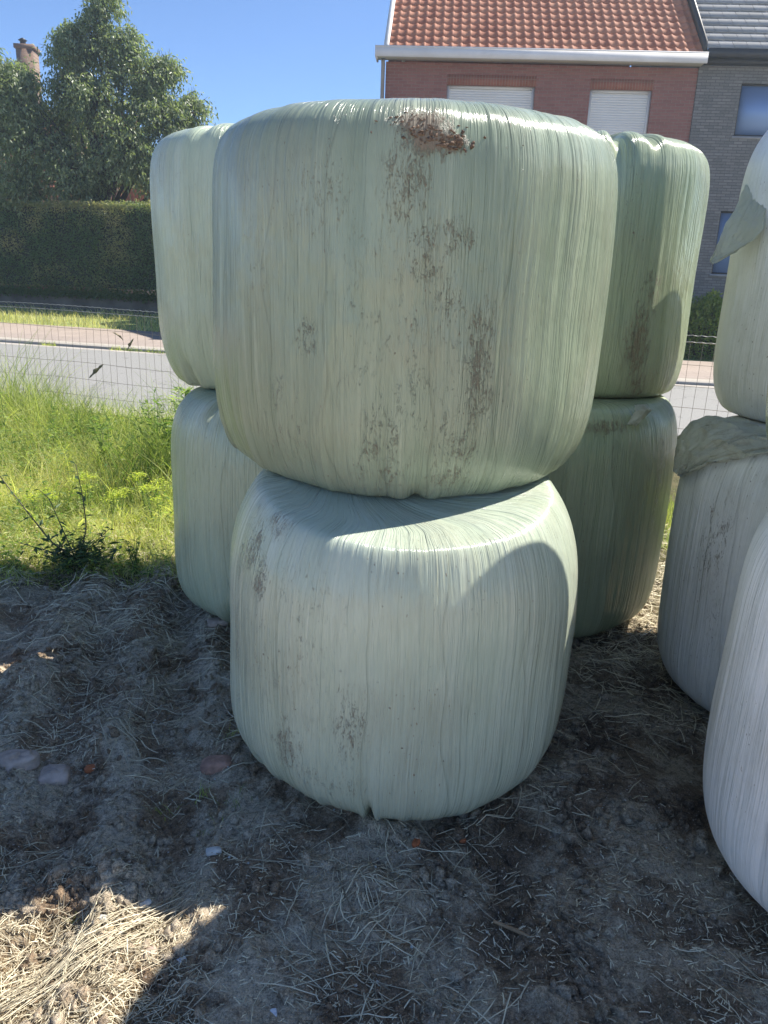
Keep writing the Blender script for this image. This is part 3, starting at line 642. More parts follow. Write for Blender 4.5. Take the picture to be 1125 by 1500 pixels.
kind(crumbs('soil_crumbs', 42000, (-1.8, 2.2, 1.0, 4.2), 0.0018, .020, M['soil'], lambda x, y: vnoise(x * 4, y * 4, 71) + .4 * vnoise(x * 11, y * 11, 72) > U(.3, 1.0, len(x))), 'stuff', 'dark crumbs and clods of loose soil')
kind(crumbs('soil_crumbs', 1500, (-1.0, -.55, 1.62, 1.80), .004, .022, M['soil'], None), 'stuff', 'clods heaped at the edge of the sunlit corner')
kind(pebbles(700), 'stuff', 'fine pale grit sprinkled over the soil')

# ------------------------------------------------------------------ grass and weeds
def field(n, x0, x1, y0, y1, keepf=None):
    x = U(x0, x1, n); y = U(y0, y1, n)
    if keepf is not None: m = keepf(x, y); x, y = x[m], y[m]
    return x, y
edge = lambda x, y: y + .12 * np.clip(-x - 1, 0, 3) + .4 * fbm(x * 2, y * 2, 41, 3)
x, y = field(30000, -4.6, -.3, 3.5, 5.4, lambda x, y: edge(x, y) > 3.75 + U(0, .5, len(x)))
hgt = .07 + .10 * sstep(3.8, 5.2, y); kind(blades('short_grass', on_ground(x, y), hgt * U(.5, 1.4, len(x)), U(.003, .008, len(x)), np.abs(rng.normal(size=len(x))) * .5, M['grass'], curve=1.5), 'stuff', 'short green grass edging the yard')
x, y = field(16000, -5., -.3, 3.9, 6.2); 
kind(blades('dry_grass', on_ground(x, y), (.10 + .10 * vnoise(x * 2, y * 2, 5)) * U(.5, 1.4, len(x)), U(.002, .005, len(x)), U(0, .8, len(x)), M['drygrass'], curve=1.2), 'stuff', 'yellowing grass between the green tufts')
def fence_y(x): return 6.27 - .34 * x
x, y = field(34000, -6., -.2, 5.0, 8.6, lambda x, y: (y < fence_y(x) + .5) & (vnoise(x * 1.5, y * 1.5, 17) > U(0, .8, len(x)) * .75))
base = .24 + .36 * sstep(5.2, 6.5, y) + .26 * sstep(-2.6, -3.8, x) * sstep(5.2, 6.2, y) + .30 * sstep(-2.2, -1.7, x) * sstep(5.0, 5.8, y); base = base * (.6 + .8 * vnoise(x * 1.6, y * 1.6, 23))
base = base * (1 - .25 * np.exp(-((x + 2.6) / .5) ** 2)) * (1 - .3 * sstep(0., .4, y - fence_y(x)))
kind(blades('tall_grass', on_ground(x, y), base * U(.45, 1.3, len(x)), U(.003, .010, len(x)), np.abs(rng.normal(size=len(x))) * .42, M['grass'], 4, curve=1.5), 'stuff', 'tall green grass along the wire fence')
x, y = field(9000, -6., -.2, 5.0, 8.4, lambda x, y: y < fence_y(x) + .4)
kind(blades('dry_stalks', on_ground(x, y), (.30 + .42 * vnoise(x, y, 3) + .2 * sstep(-2.3, -4, x)) * U(.6, 1.3, len(x)), U(.002, .0045, len(x)), np.abs(rng.normal(size=len(x))) * .35, M['drygrass'], 3, curve=.8), 'stuff', 'thin straw-coloured stalks standing in the grass')
x, y = field(16000, -6.5, 1.0, 5.8, 10.5, lambda x, y: (y > fence_y(x) + .1) & (y < street(x) - 6.55 + .22 * fbm(x * 2.2, y * .5, 15, 3)))
kind(blades('roadside_grass', on_ground(x, y), (.12 + .25 * vnoise(x * 2, y * 2, 31)) * U(.5, 1.4, len(x)), U(.004, .010, len(x)), np.abs(rng.normal(size=len(x))) * .4, M['grass'], curve=1.2), 'stuff', 'ragged grass between the fence and the road')
x, y = field(9000, .6, 4.5, 4.6, 6.0, lambda x, y: y < fence_y(x) + .2)
kind(blades('short_grass', on_ground(x, y), U(.06, .25, len(x)), U(.003, .006, len(x)), U(0, .5, len(x)), M['grass'], curve=1.), 'stuff', 'grass behind the right-hand stacks')
x, y = field(700, -7.2, -3.9, 10, 20, None); y = street(x) - .02 + rng.normal(size=len(x)) * .05; m_k = vnoise(x * 2.4, x * 0, 5) > .5; x, y = x[m_k], y[m_k]
kind(blades('kerb_weeds', np.stack([x, y, np.full(len(x), .01)], -1), U(.03, .12, len(x)), U(.012, .025, len(x)), U(.2, 1.2, len(x)), M['grass'], 2), 'stuff', 'weeds sprouting along the far kerb')
x, y = field(30000, -26, 2, 17, 26, lambda x, y: (y > street(x) + 3.3) & (y < street(x) + 7.6))
kind(blades('verge_grass', np.stack([x, y, np.full(len(x), .1) + (y - street(x) - 3.3) * .041], -1), U(.08, .22, len(x)), U(.012, .03, len(x)), U(0, .7, len(x)), M['drygrass'], 2, curve=.8), 'stuff', 'mown grass verge across the street')
def cover(name, n, x0, x1, y0, y1, top, L, w, mat, lab):
    x, y = field(n, x0, x1, y0, y1, lambda x, y: (y < fence_y(x) + .25) & (vnoise(x * 2.3, y * 2.3, 57) > U(.15, .8, len(x))) & (edge(x, y) > 3.8))
    m = len(x); P = on_ground(x, y); P[:, 2] += U(.0, 1, m) * top * (.3 + .7 * sstep(4., 6., y)); a_ = U(0, 6.28, m)
    kind(leaf_obj(name, P, np.stack([np.cos(a_), np.sin(a_), U(-.3, .9, m)], -1), np.array([0, 0, 1.]) + rng.normal(size=(m, 3)) * .5, U(*L, m), U(*w, m), mat), 'stuff', lab)
cover('leafy_ground_cover', 26000, -5, -.4, 3.8, 7.6, .34, (.02, .06), (.006, .018), M['weed'], 'low leafy weeds mixed in the grass')
cover('leafy_ground_cover', 16000, -5, -.4, 3.8, 7.6, .42, (.015, .05), (.004, .010), M['grass'], 'small bright leaves mixed in the grass')
cover('dead_leaf_litter', 14000, -5, -.4, 3.7, 7.0, .12, (.02, .06), (.005, .014), M['drygrass'], 'withered leaves low in the grass')
x, y = field(700, -5., -.4, 4.4, 6.6, lambda x, y: y < fence_y(x))
kind(blades('broad_grass', on_ground(x, y), U(.25, .6, len(x)), U(.010, .018, len(x)), np.abs(rng.normal(size=len(x))) * .5, M['grass'], 6, curve=2.2), 'stuff', 'coarse arching grass blades')
# sparse green tufts in the dark soil
def tuft(x, y, n, hh, label):
    p = on_ground(x + rng.normal(size=n) * .02, y + rng.normal(size=n) * .02)
    o = blades('grass_tuft', p, U(.5, 1, n) * hh, U(.002, .004, n), U(.1, .8, n), M['grass'], curve=1.); return tag(o, label, 'grass tuft', 'little grass tufts in the bare soil')
tuft(-.56, 2.12, 26, .07, 'green grass tuft in front of the buried brick')
tuft(-.66, 2.05, 16, .06, 'sparse grass tuft left of the tuft by the buried brick')
tuft(-.44, 2.08, 16, .05, 'thin grass tuft close to the front bale foot')
tuft(-.52, 2.42, 14, .07, 'grass blades behind the buried brick by the front bale')
tuft(-.76, 1.62, 18, .03, 'bright small green sprout in the sunlit straw')
tuft(-.50, 1.97, 10, .06, 'few grass blades above the oblong white stone')

def upright_weed(name, x, y, hgt, n_st, spread, leafL, leafW, mat, label, cat, group, flower=None, per=26, droop=.2):
    root = empty(name, (x, y, float(gh(x, y)))); st = MB(); P = []; D = []; tops = []
    for k in range(n_st):
        az = U(0, 6.28); le = abs(rng.normal()) * spread + .03; h_ = hgt * U(.65, 1.); ts = np.linspace(0, 1, 7)
        off = np.stack([np.cos(az) * np.sin(le) * h_ * ts ** 1.3, np.sin(az) * np.sin(le) * h_ * ts ** 1.3, h_ * ts * math.cos(le)], -1) + [rng.normal() * .02, rng.normal() * .02, 0]
        st.tube(off, np.linspace(.004, .0015, 7), 4); tops.append(off[-1])
        for q in range(per):
            f = U(.1, 1); i = min(5, int(f * 6)); p = off[i] + (off[i + 1] - off[i]) * (f * 6 - i); a2 = U(0, 6.28)
            P.append(p); D.append((math.cos(a2), math.sin(a2), U(.1, .9) - droop))
    st.build('stem', M['stem'] if mat is M['thistle'] else M['weed_stem'], root)
    P = np.array(P); D = np.array(D); n = len(P)
    leaf_obj('foliage', P, D, np.array([0, 0, 1.]) + rng.normal(size=(n, 3)) * .3, U(.5, 1, n) * leafL, U(.7, 1, n) * leafW, mat, root)
    if flower:
      for T in tops:
        n = 60; e = rng.normal(size=(n, 3)) * [.028, .028, .010]
        leaf_obj('flower_head', T + e, np.stack([rng.normal(size=n), rng.normal(size=n), U(0, 1, n)], -1), np.array([0, 0, 1.]) + rng.normal(size=(n, 3)) * .4, U(.01, .018, n), U(.01, .014, n), flower, root)
    return tag(root, label, cat, group)
M['weed_stem'] = simple('green_stem', (.14, .20, .06), .6)
SP = 'yellow-topped weeds in the lit grass'
for k, (sx, sy, hh, lb) in enumerate([(-1.77, 4.75, .26, 'yellow-topped weed nearest the rear left stack'), (-1.98, 4.9, .30, 'yellow-topped weed in the middle of its patch'), (-1.62, 5.0, .34, 'tallest yellow-topped weed of the patch'),
                                      (-1.48, 4.75, .28, 'yellow-topped weed hard by the green bale'), (-2.2, 4.7, .22, 'lowest yellow-topped weed, leftmost of its patch')]):
    upright_weed('flowering_weed', sx, sy, hh, 5, .3, .03, .008, M['weed'], lb, 'weed', SP, M['flower'], 30, 0.)
TW = 'tall leafy weeds along the fence'
tall = [(-1.72, 6.15, .78, 'tall dark leafy weed against the rear left stack', .11, .026), (-1.50, 5.7, .80, 'broad leafy weed half hidden by the rear left stack', .12, .03),
        (-1.95, 6.3, .62, 'leafy weed left of the tall dark one by the stack', .09, .022), (-2.72, 6.2, .56, 'slim spire weed standing alone mid fence', .05, .010),
        (-3.45, 6.4, .80, 'tall pale weed at the left against the road', .07, .012), (-3.75, 6.6, .82, 'tall pale weed at the left picture edge', .07, .012),
        (-3.15, 6.2, .68, 'pale bushy weed left of the spire weed', .06, .012), (-2.2, 5.9, .5, 'low leafy weed between fence and yellow-topped weeds', .08, .02)]
for (sx, sy, hh, lb, ll, lw) in tall:
    upright_weed('tall_weed', sx, sy, hh, 3 if 'spire' in lb else 8, .04 if 'spire' in lb else .26, ll, lw, M['weed'], lb, 'weed', TW, None, 60 if 'spire' in lb else 34, .1)
# dark ragged thistle in front of the lit grass
def thistle():
    root = empty('thistle', (-1.70, 3.98, float(gh(-1.7, 3.98)))); st = MB(); P = []; D = []
    def stem(pts, r):
        pts = np.asarray(pts, float); t = np.linspace(0, 1, len(pts)); tt = np.linspace(0, 1, 14)
        q = np.stack([np.interp(tt, t, pts[:, k]) for k in range(3)], -1); st.tube(q, np.linspace(r, r * .4, 14), 5); return q
    S_ = [stem([(0, 0, .05), (-.15, .05, .13), (-.34, .12, .34), (-.50, .2, .50)], .006), stem([(.02, 0, .05), (.05, .06, .22), (.02, .12, .37), (-.03, .18, .55)], .005),
          stem([(0, 0, .05), (-.10, .08, .22), (-.17, .12, .36), (-.24, .16, .40)], .004), stem([(0, 0, .05), (.12, .02, .16), (.18, .06, .22)], .004), stem([(0, 0, .05), (-.2, .02, .10), (-.34, .05, .12)], .004)]
    for q in S_:
        for k in range(14):
            for r in range(2 if k < 5 else 1):
                a_ = U(0, 6.28); P.append(q[k]); D.append((math.cos(a_), math.sin(a_), U(-.3, .5)))
    for k in range(300):
        a_ = U(0, 6.28); P.append((rng.normal() * .10, rng.normal() * .06, .02 + abs(rng.normal()) * .07)); D.append((math.cos(a_), math.sin(a_), U(0, .8)))
    st.build('stem', M['stem'], root); P = np.array(P); D = np.array(D); n = len(P)
    leaf_obj('foliage', P, D, np.array([0, 0, 1.]) + rng.normal(size=(n, 3)) * .4, U(.03, .085, n), U(.010, .026, n), M['thistle'], root)
    tag(root, 'dark straggly thistle with bare leaning stems at the shadow edge', 'weed')
thistle()
upright_weed('leafy_weed', -1.38, 4.02, .22, 5, .2, .05, .014, M['weed'], 'small leafy weed right of the dark thistle', 'weed', None, None, 26)

# ------------------------------------------------------------------ wire fence
def fence():
    root = empty('wire_fence', (0, 0, 0)); mb = MB(); x0, x1 = -7.5, 4.6; ca = 1 / math.hypot(1, .34)
    xs_ = np.arange(x0, x1, .08 * ca); top = lambda x: 1.235 + .02 * np.sin(x * 1.3) + .008 * (x + 3)
    for x_ in xs_:
        y_ = fence_y(x_); t_ = top(x_); j = rng.normal() * .006
        mb.tube([(x_, y_, .0), (x_ + j, y_ + .004, t_ * .5), (x_ - j * .5, y_, t_ - .045)], .0014, 4)
    xx = np.linspace(x0, x1, 160)
    for k in range(8):
        zz = top(xx) - .045 - .155 * k + .004 * np.sin(xx * 5 + k); mb.tube(np.stack([xx, fence_y(xx) - .002, zz], -1), .0016, 4)
    mb.build('wire_mesh', M['wire'], root)
    xf = np.linspace(x0, x1, 900)
    for dz in (0., -.045):
        m2 = MB(); ph = np.arange(900) * 1.4
        m2.tube(np.stack([xf, fence_y(xf) - .006 + .002 * np.cos(ph), top(xf) + dz + .0025 * np.sin(ph)], -1), .0022, 4); m2.build('top_wire', M['wire_top'], root)
    for x_ in (-7.0, -.55, 4.2):
        m3 = MB(); m3.tube([(x_, fence_y(x_) - .03, 0), (x_, fence_y(x_) - .03, 1.34)], .022, 10)
        m3.tube([(x_, fence_y(x_) - .03, 1.34), (x_, fence_y(x_) - .03, 1.36)], [.026, .012], 10); m3.build('post', M['post'], root)
    tag(root, 'rusty square wire mesh fence between the yard and the street', 'fence')
fence()
# dead leaves caught in the fence
def dead_leaf(x, z, L, ang, label, curl=0.):
    y = fence_y(x) - .02; n = 10; t_ = np.linspace(0, 1, n); cx = L * t_ * math.cos(ang) + curl * np.sin(t_ * 3.1) * L; cz = L * t_ * math.sin(ang) + curl * .5 * np.cos(t_ * 4) * L
    w = .022 * np.sin(t_ * 3.0 + .1) * (1 + .4 * np.sin(t_ * 17)) * (L / .2); px, pz = -math.sin(ang), math.cos(ang)
    A = np.stack([cx + px * w, .01 * np.sin(t_ * 9), cz + pz * w], -1); B = np.stack([cx - px * w * .4, -.01 * np.sin(t_ * 7), cz - pz * w * .4], -1)
    V = np.stack([A, B], 1).reshape(-1, 3); F = np.array([(2 * i, 2 * i + 1, 2 * i + 3, 2 * i + 2) for i in range(n - 1)])
    o = mk('dead_leaf', V, F, M['deadleaf'], loc=(x, y, z)); md = o.modifiers.new('t', 'SOLIDIFY'); md.thickness = .002
    tag(o, label, 'dead leaf', 'dead leaves caught in the fence')
dead_leaf(-2.80, .60, .20, .75, 'broad ragged dead leaf caught lowest in the wire mesh')
dead_leaf(-2.38, .88, .13, 1.05, 'narrow straight dead leaf caught in the mesh, rightmost')
dead_leaf(-2.52, 1.02, .10, -.5, 'curled thin dead leaf caught near the fence top', .3)

# ------------------------------------------------------------------ across the street, left: wall, hedge, tree, house
def base_y(x): return street(x) + 7.25
xx = np.linspace(-26, -1.2, 60)
def prism(name, xx, yf, depth, z0, z1, mat, tagd):
    y0 = np.array([yf(v) for v in xx]); rows = [np.stack([xx, y0, np.full_like(xx, z0)], -1), np.stack([xx, y0, np.full_like(xx, z1)], -1), np.stack([xx, y0 + depth, np.full_like(xx, z1)], -1), np.stack([xx, y0 + depth, np.full_like(xx, z0)], -1)]
    F = grid_faces(len(xx), 4); n = len(xx); caps = np.array([(0, n, 2 * n, 3 * n), (n - 1, 4 * n - 1, 3 * n - 1, 2 * n - 1)])
    o = mk(name, np.concatenate(rows), np.concatenate([F, caps]), mat)
    return tag(o, *tagd) if tagd else o
prism('low_wall', xx, base_y, .35, .1, .84, M['wall_low'], ('dark weathered low concrete wall under the clipped hedge', 'wall'))
hz0, hz1, hd = .94, 3.36, 1.3
hroot = empty('hedge', (0, 0, 0))
o = prism('hedge_core', xx, lambda v: base_y(v) + .22, hd - .25, hz0 + .05, hz1 - .12, M['hedgecore'], None); o.parent = hroot
n = 60000; hx = U(-16, -3.2, n); face = rng.random(n)
f1 = face < .76; hy = np.where(f1, base_y(hx) + .12 + np.abs(rng.normal(size=n)) * .05 + .10 * (vnoise(hx * 1.5, hx * 0, 3) - .5), base_y(hx) + U(.1, hd, n))
hzz = np.where(f1, U(hz0 - .02, hz1, n), hz1 - .02 + rng.normal(size=n) * .04 + .05 * vnoise(hx * 4, hy * 4, 9))
hy = hy + np.where(f1, .09 * (vnoise(hx * 3, hzz * 3, 12) - .5), 0)
P = np.stack([hx, hy, hzz], -1); D = rdir(n) * [1, .7, .8] + [0, -.3, .1]
leaf_obj('foliage', P, D, rdir(n) + [0, -.6, .6], U(.035, .075, n), U(.025, .05, n), M['hedgeleaf'], hroot, rn=np.clip(U(0, .5, n) + 1.1 * fbm(hx * 1.1, hzz * 1.4, 66, 3) - .05 + .35 * (hzz > hz1 - .25), 0, 1))  # leaves near the top paled to imitate the sunlit upper edge
tag(hroot, 'long clipped dark reddish-green hedge standing on the low wall', 'hedge')
n = 9000; ix = U(-15, -3.3, n); iz = .80 + np.abs(rng.normal(size=n)) * .09; iz = np.where(rng.random(n) < .5, iz, .84 - np.abs(rng.normal(size=n)) * .07)
leaf_obj('ivy', np.stack([ix, base_y(ix) - .03 - U(0, .08, n), iz], -1), rdir(n) * [1, .5, 1] + [0, -.3, -.4], rdir(n) + [0, -1, .4], U(.04, .09, n), U(.035, .07, n), M['ivyleaf'])
kind(bpy.data.objects['ivy'], 'stuff', 'ivy creeping along the top of the low wall')

def tree(loc, clumps, label):
    root = empty('broadleaf_tree', loc); L0 = np.array(loc); mb = MB()
    mb.tube([(0, 0, 0), (.05, 0, 1.2), (.0, .05, 2.4), (.1, 0, 3.6)], [.22, .19, .16, .13], 10); mb.build('trunk', M['bark'], root)
    lb = MB(); Ps, Ds = [], []
    for (cx, cy, cz, r) in clumps:
        c = np.array([cx, cy, cz]) - L0; s0 = np.array([.05, 0, min(3.4, max(1.6, c[2] * .45))])
        mid = (s0 + c) / 2 + rng.normal(size=3) * .15 + [0, 0, .3]; lb.tube([s0, mid, c], [.07, .045, .02], 6)
        nt_ = int(150 * r * r + 40)
        for k in range(nt_):
            d = rng.normal(size=3); d /= np.linalg.norm(d); rr = r * U(.35, 1.) ** .5 * U(.75, 1.18)
            tip = c + d * rr * [1, 1, .95]; st_ = c + d * rr * .45
            if k % 3 == 0: lb.tube([c + d * rr * .1, st_, tip], [.012, .008, .004], 4)
            # twig hangs outwards with leaves along it
            m = int(U(13, 21)); f = U(0, 1, m)[:, None]; tw = st_ + (tip - st_) * f; hang = np.array([d[0] * .25, d[1] * .25, -.30])
            tw = tw + hang * f ** 2 * .6 + rng.normal(size=(m, 3)) * .07
            Ps.append(tw); Ds.append(rng.normal(size=(m, 3)) * .55 + d * .35 + [0, 0, -.75])
    lb.build('branches', M['bark'], root)
    P = np.concatenate(Ps); D = np.concatenate(Ds); n = len(P)
    leaf_obj('crown', P, D, rdir(n) + [0, -.35, .9], U(.09, .165, n), U(.036, .062, n), M['treeleaf'], root)
    return tag(root, label, 'tree')
CLP = [(-11.68, 26, 7.0, .78), (-12.05, 26.3, 5.73, 1.18), (-11.07, 25.6, 4.99, 1.3), (-10.17, 26.2, 6.73, .9), (-9.67, 26, 7.75, .7), (-9.09, 26, 8.67, .55), (-8.45, 26.2, 7.6, .9), (-9.06, 25.6, 6.4, 1.2),
       (-7.54, 26, 7.2, .85), (-7.01, 26, 7.4, .55), (-7.19, 25.8, 6.08, 1.05), (-6.5, 26, 5.4, .72), (-8.09, 25.3, 5.09, 1.3), (-9.85, 25.4, 4.25, 1.3), (-11.61, 25.6, 3.9, 1.3), (-7.06, 25.5, 4.35, 1.05), (-9.93, 26, 8.28, .40),
       (-12.97, 26.5, 6.5, 1.3), (-13.8, 26.3, 4.91, 1.6), (-8.75, 26, 9.15, .55), (-9.2, 26, 8.2, .7), (-9.9, 26, 7.7, .8), (-8.2, 26, 8.1, .6), (-11.3, 25.5, 6.75, .6), (-12.4, 25.8, 7.5, .55), (-6.4, 26.2, 6.3, .75), (-5.9, 26, 5.3, .7), (-5.6, 26, 4.5, .8), (-12.3, 25.5, 6.6, .9), (-11.3, 25.3, 6.1, .8), (-7.9, 26.8, 6.8, .9), (-10.6, 27, 5.9, 1.2), (-6.2, 25.9, 4.3, .7), (-9.0, 27, 5.0, 1.3)]
tree((-9.3, 26, .2), CLP, 'big broadleaf tree with drooping dark leaves rising above the hedge')

def brick_mat(name, c1, c2, mortar, bw=.20, bh=.065, axis='xz', vertical=False, msz=.012):
    t = NT(name); x, y, z = t.sep(t.obj)
    a = x if axis == 'xz' else y
    v = t.xyz(z, a) if vertical else t.xyz(a, z)
    b = t.n('TexBrick', offset=.0 if vertical else .5); t.set(b.inputs['Vector'], v); b.inputs['Scale'].default_value = 1.
    b.inputs['Brick Width'].default_value = bw; b.inputs['Row Height'].default_value = bh; b.inputs['Mortar Size'].default_value = msz * .5; b.inputs['Bias'].default_value = 0.
    for k, c in (('Color1', c1), ('Color2', c2), ('Mortar', mortar)): b.inputs[k].default_value = c + (1,)
    n = t.noise(t.obj, 3., 5); c = t.mix(t.map(n, .3, .7, 0., .35), b.outputs[0], tuple(q * .7 for q in c1))
    n2 = t.noise(t.obj, 60., 4); c = t.mix(t.map(n2, .4, .7, 0., .3), c, tuple(min(1, q * 1.5) for q in c2))
    t.P(Base_Color=c, Roughness=.9, Normal=t.bump(t.math('SUBTRACT', 1., b.outputs['Fac']), .006)); return t.m
M['brick_red'] = brick_mat('red_brick', (.20, .085, .07), (.26, .12, .10), (.24, .19, .17))
M['brick_red_side'] = brick_mat('red_brick_side', (.20, .085, .07), (.26, .12, .10), (.24, .19, .17), axis='yz')
M['brick_soldier'] = brick_mat('red_brick_soldier', (.23, .085, .055), (.28, .11, .075), (.28, .21, .17), vertical=True)
M['brick_grey'] = brick_mat('grey_brick', (.12, .125, .125), (.20, .20, .195), (.07, .07, .07), bw=.20, bh=.062)
M['brick_grey_side'] = brick_mat('grey_brick_side', (.20, .195, .185), (.30, .29, .275), (.13, .13, .125), axis='yz')
M['brick_yellow'] = brick_mat('chimney_brick', (.17, .10, .075), (.25, .17, .12), (.22, .18, .14))
M['fascia'] = simple('painted_fascia', (.66, .66, .67), .9, .08, 2.)
M['soffit'] = simple('pale_soffit', (.42, .40, .33), .7, .1, 2.)
M['pvc'] = simple('white_pvc', (.62, .63, .62), .45, .05, 2.)
M['zinc'] = simple('zinc', (.28, .29, .31), .45, .2, 3., metal=.3)
M['dark'] = simple('dark_frame', (.03, .032, .035), .4, .2, 4.)
t = NT('window_glass'); t.P(Base_Color=(.20, .32, .55), Roughness=.45, Metallic=.35); M['glass'] = t.m  # flat blue base colour stands in for the pane's sky reflection
def tile_mat(name, a_, b_, c_):
    t = NT(name); r = t.attr('rnd'); n = t.noise(t.obj, 25., 5)
    c = t.mix(r, a_, b_); c = t.mix(t.map(n, .5, .75, 0., .5), c, c_); t.P(Base_Color=c, Roughness=.75, Normal=t.bump(n, .004)); return t.m
M['tile_red'] = tile_mat('terracotta_tile', (.36, .125, .065), (.50, .22, .125), (.25, .15, .11))
M['tile_grey'] = tile_mat('grey_tile', (.25, .255, .25), (.34, .345, .34), (.19, .19, .19))
def wall_holes(mb, x0, x1, z0, z1, y0, y1, holes):
    xs_ = sorted({x0, x1, *[h[0] for h in holes], *[h[1] for h in holes]}); zs_ = sorted({z0, z1, *[h[2] for h in holes], *[h[3] for h in holes]})
    solid = lambda i, j: 0 <= i < len(xs_) - 1 and 0 <= j < len(zs_) - 1 and not any(h[0] <= (xs_[i] + xs_[i + 1]) / 2 <= h[1] and h[2] <= (zs_[j] + zs_[j + 1]) / 2 <= h[3] for h in holes)
    for i in range(len(xs_) - 1):
        for j in range(len(zs_) - 1):
            if not solid(i, j): continue
            a_, b_, c_, d_ = xs_[i], xs_[i + 1], zs_[j], zs_[j + 1]
            mb.add([(a_, y0, c_), (b_, y0, c_), (b_, y0, d_), (a_, y0, d_)], [(0, 1, 2, 3)]); mb.add([(a_, y1, c_), (b_, y1, c_), (b_, y1, d_), (a_, y1, d_)], [(3, 2, 1, 0)])
            if not solid(i - 1, j): mb.add([(a_, y0, c_), (a_, y1, c_), (a_, y1, d_), (a_, y0, d_)], [(3, 2, 1, 0)])
            if not solid(i + 1, j): mb.add([(b_, y0, c_), (b_, y1, c_), (b_, y1, d_), (b_, y0, d_)], [(0, 1, 2, 3)])
            if not solid(i, j - 1): mb.add([(a_, y0, c_), (b_, y0, c_), (b_, y1, c_), (a_, y1, c_)], [(3, 2, 1, 0)])
            if not solid(i, j + 1): mb.add([(a_, y0, d_), (b_, y0, d_), (b_, y1, d_), (a_, y1, d_)], [(0, 1, 2, 3)])
def pantiles(name, x0, x1, z0, y0, pitch, length, mat, parent, tw=.205, row=.30, amp=.024, step=.018, flat=False, back=False):
    nx = int((x1 - x0) / tw) + 1; per = 8 if not flat else 2; V = []; F = []; Rn = []; cnt = 0; rows = int(length / row)
    cs, sn = math.cos(pitch), math.sin(pitch); sg = -1 if back else 1
    for r in range(rows):
        off = (tw / 2 if (flat and r % 2) else 0)
        for c in range(nx):
            xa = x0 + c * tw - off; xb = xa + tw; xa2, xb2 = max(xa, x0), min(xb, x1)
            if xb2 - xa2 < .03: continue
            t_ = np.linspace(0, 1, per); px = xa2 + (xb2 - xa2) * t_ * (1 if not flat else .975)
            prof = (amp * (np.where(t_ < .62, .25 * np.cos(t_ / .62 * math.pi * 2) - .25, np.sin((t_ - .62) / .38 * math.pi))) if not flat else 0 * t_)
            s0 = r * row; s1 = s0 + row + .04; hh0 = step + U(-.002, .002); hh1 = 0.
            for (s_, hh) in ((s0, hh0 - .022), (s0, hh0), (s1, hh1)):
                n0 = prof + hh
                V.append(np.stack([px, y0 + sg * (s_ * cs) - sg * n0 * sn, z0 + s_ * sn + n0 * cs], -1))
            i = np.arange(per - 1)
            F.append(np.stack([cnt + i, cnt + i + 1, cnt + per + i + 1, cnt + per + i], -1)); F.append(np.stack([cnt + per + i, cnt + per + i + 1, cnt + 2 * per + i + 1, cnt + 2 * per + i], -1))
            Rn.append(np.full(3 * per, rng.random())); cnt += 3 * per
    return mk(name, np.concatenate(V), np.concatenate(F), mat, parent, attrs={'rnd': np.concatenate(Rn)})

def window(parent, x0, x1, z0, z1, shutter=True):
    fr = MB(); y = .08 if shutter else .03; w = .055 if shutter else .035
    fr.box(x0, x0 + w, y, y + .07, z0, z1); fr.box(x1 - w, x1, y, y + .07, z0, z1); fr.box(x0 + w, x1 - w, y, y + .07, z1 - w, z1); fr.box(x0 + w, x1 - w, y, y + .07, z0, z0 + w)
    wf = fr.build('window', M['pvc'] if shutter else M['dark'], parent)
    if shutter:
        s = MB(); k = 0; z = z0 + w + .001
        while z < z1 - w - .01:
            h_ = min(.052, z1 - w - z); s.add([(x0 + w, y + .045, z), (x1 - w, y + .045, z), (x1 - w, y + .03, z + h_ * .5), (x0 + w, y + .03, z + h_ * .5), (x1 - w, y + .045, z + h_ * .92), (x0 + w, y + .045, z + h_ * .92)], [(0, 1, 2, 3), (3, 2, 4, 5)]); z += .052
        s.box(x0 + w, x1 - w, y + .048, y + .06, z0 + w, z1 - w); s.build('roller_shutter', M['pvc'], wf)
    else:
        g = MB(); g.box(x0 + w, x1 - w, y + .03, y + .04, z0 + w, z1 - w); g.build('pane', M['glass'], wf)
    sl = MB(); sl.box(x0 - .04, x1 + .04, -.05, .078, z0 - .06, z0 - .003); sl.build('sill', M['zinc'], wf)
# red brick house; local frame: x along the facade, y = 0 the facade plane
HR = empty('brick_house', (-.33, 19.75, 0), -.054)
hw = 7.0; eave = 6.30
wins = [(1.42, 3.42, 4.35, 5.86), (4.66, 6.05, 4.35, 5.84), (1.3, 3.4, .9, 2.5), (4.6, 5.6, .12, 2.4)]
m_ = MB(); wall_holes(m_, 0, hw, 0, eave, 0, .3, wins); m_.build('wall', M['brick_red'], HR)
m_ = MB(); m_.box(0, .3, .302, 8.5, 0, eave); m_.box(.302, hw, 8.2, 8.5, 0, eave)
m_.add([(0.02, .3, eave), (0.02, 8.5, eave), (0.02, 4.4, eave + 3.15)], [(0, 1, 2)]); m_.build('side_wall', M['brick_red_side'], HR)
for (a_, b_, c_, d_) in wins: window(HR, a_, b_, c_, d_)
for (a_, b_, c_, d_) in wins[:3]:
    l = MB(); l.box(a_ - .01, b_ + .01, -.004, .004, d_ + .001, d_ + .21); l.build('lintel', M['brick_soldier'], HR)
m_ = MB(); m_.box(-.20, hw + .02, -.42, -.02, eave + .02, eave + .05); m_.build('soffit', M['soffit'], HR)
m_ = MB(); m_.box(-.22, hw + .04, -.46, -.40, eave - .0, eave + .20); m_.box(-.22, hw + .04, -.47, -.10, eave + .18, eave + .21); m_.box(-.22, -.18, -.398, .1, eave, eave + .178); m_.build('gutter', M['fascia'], HR)
m_ = MB(); m_.tube([(-.06, -.06, .2), (-.06, -.06, eave - .06), (-.06, -.20, eave + .02)], .045, 10); m_.build('downpipe', M['zinc'], HR)
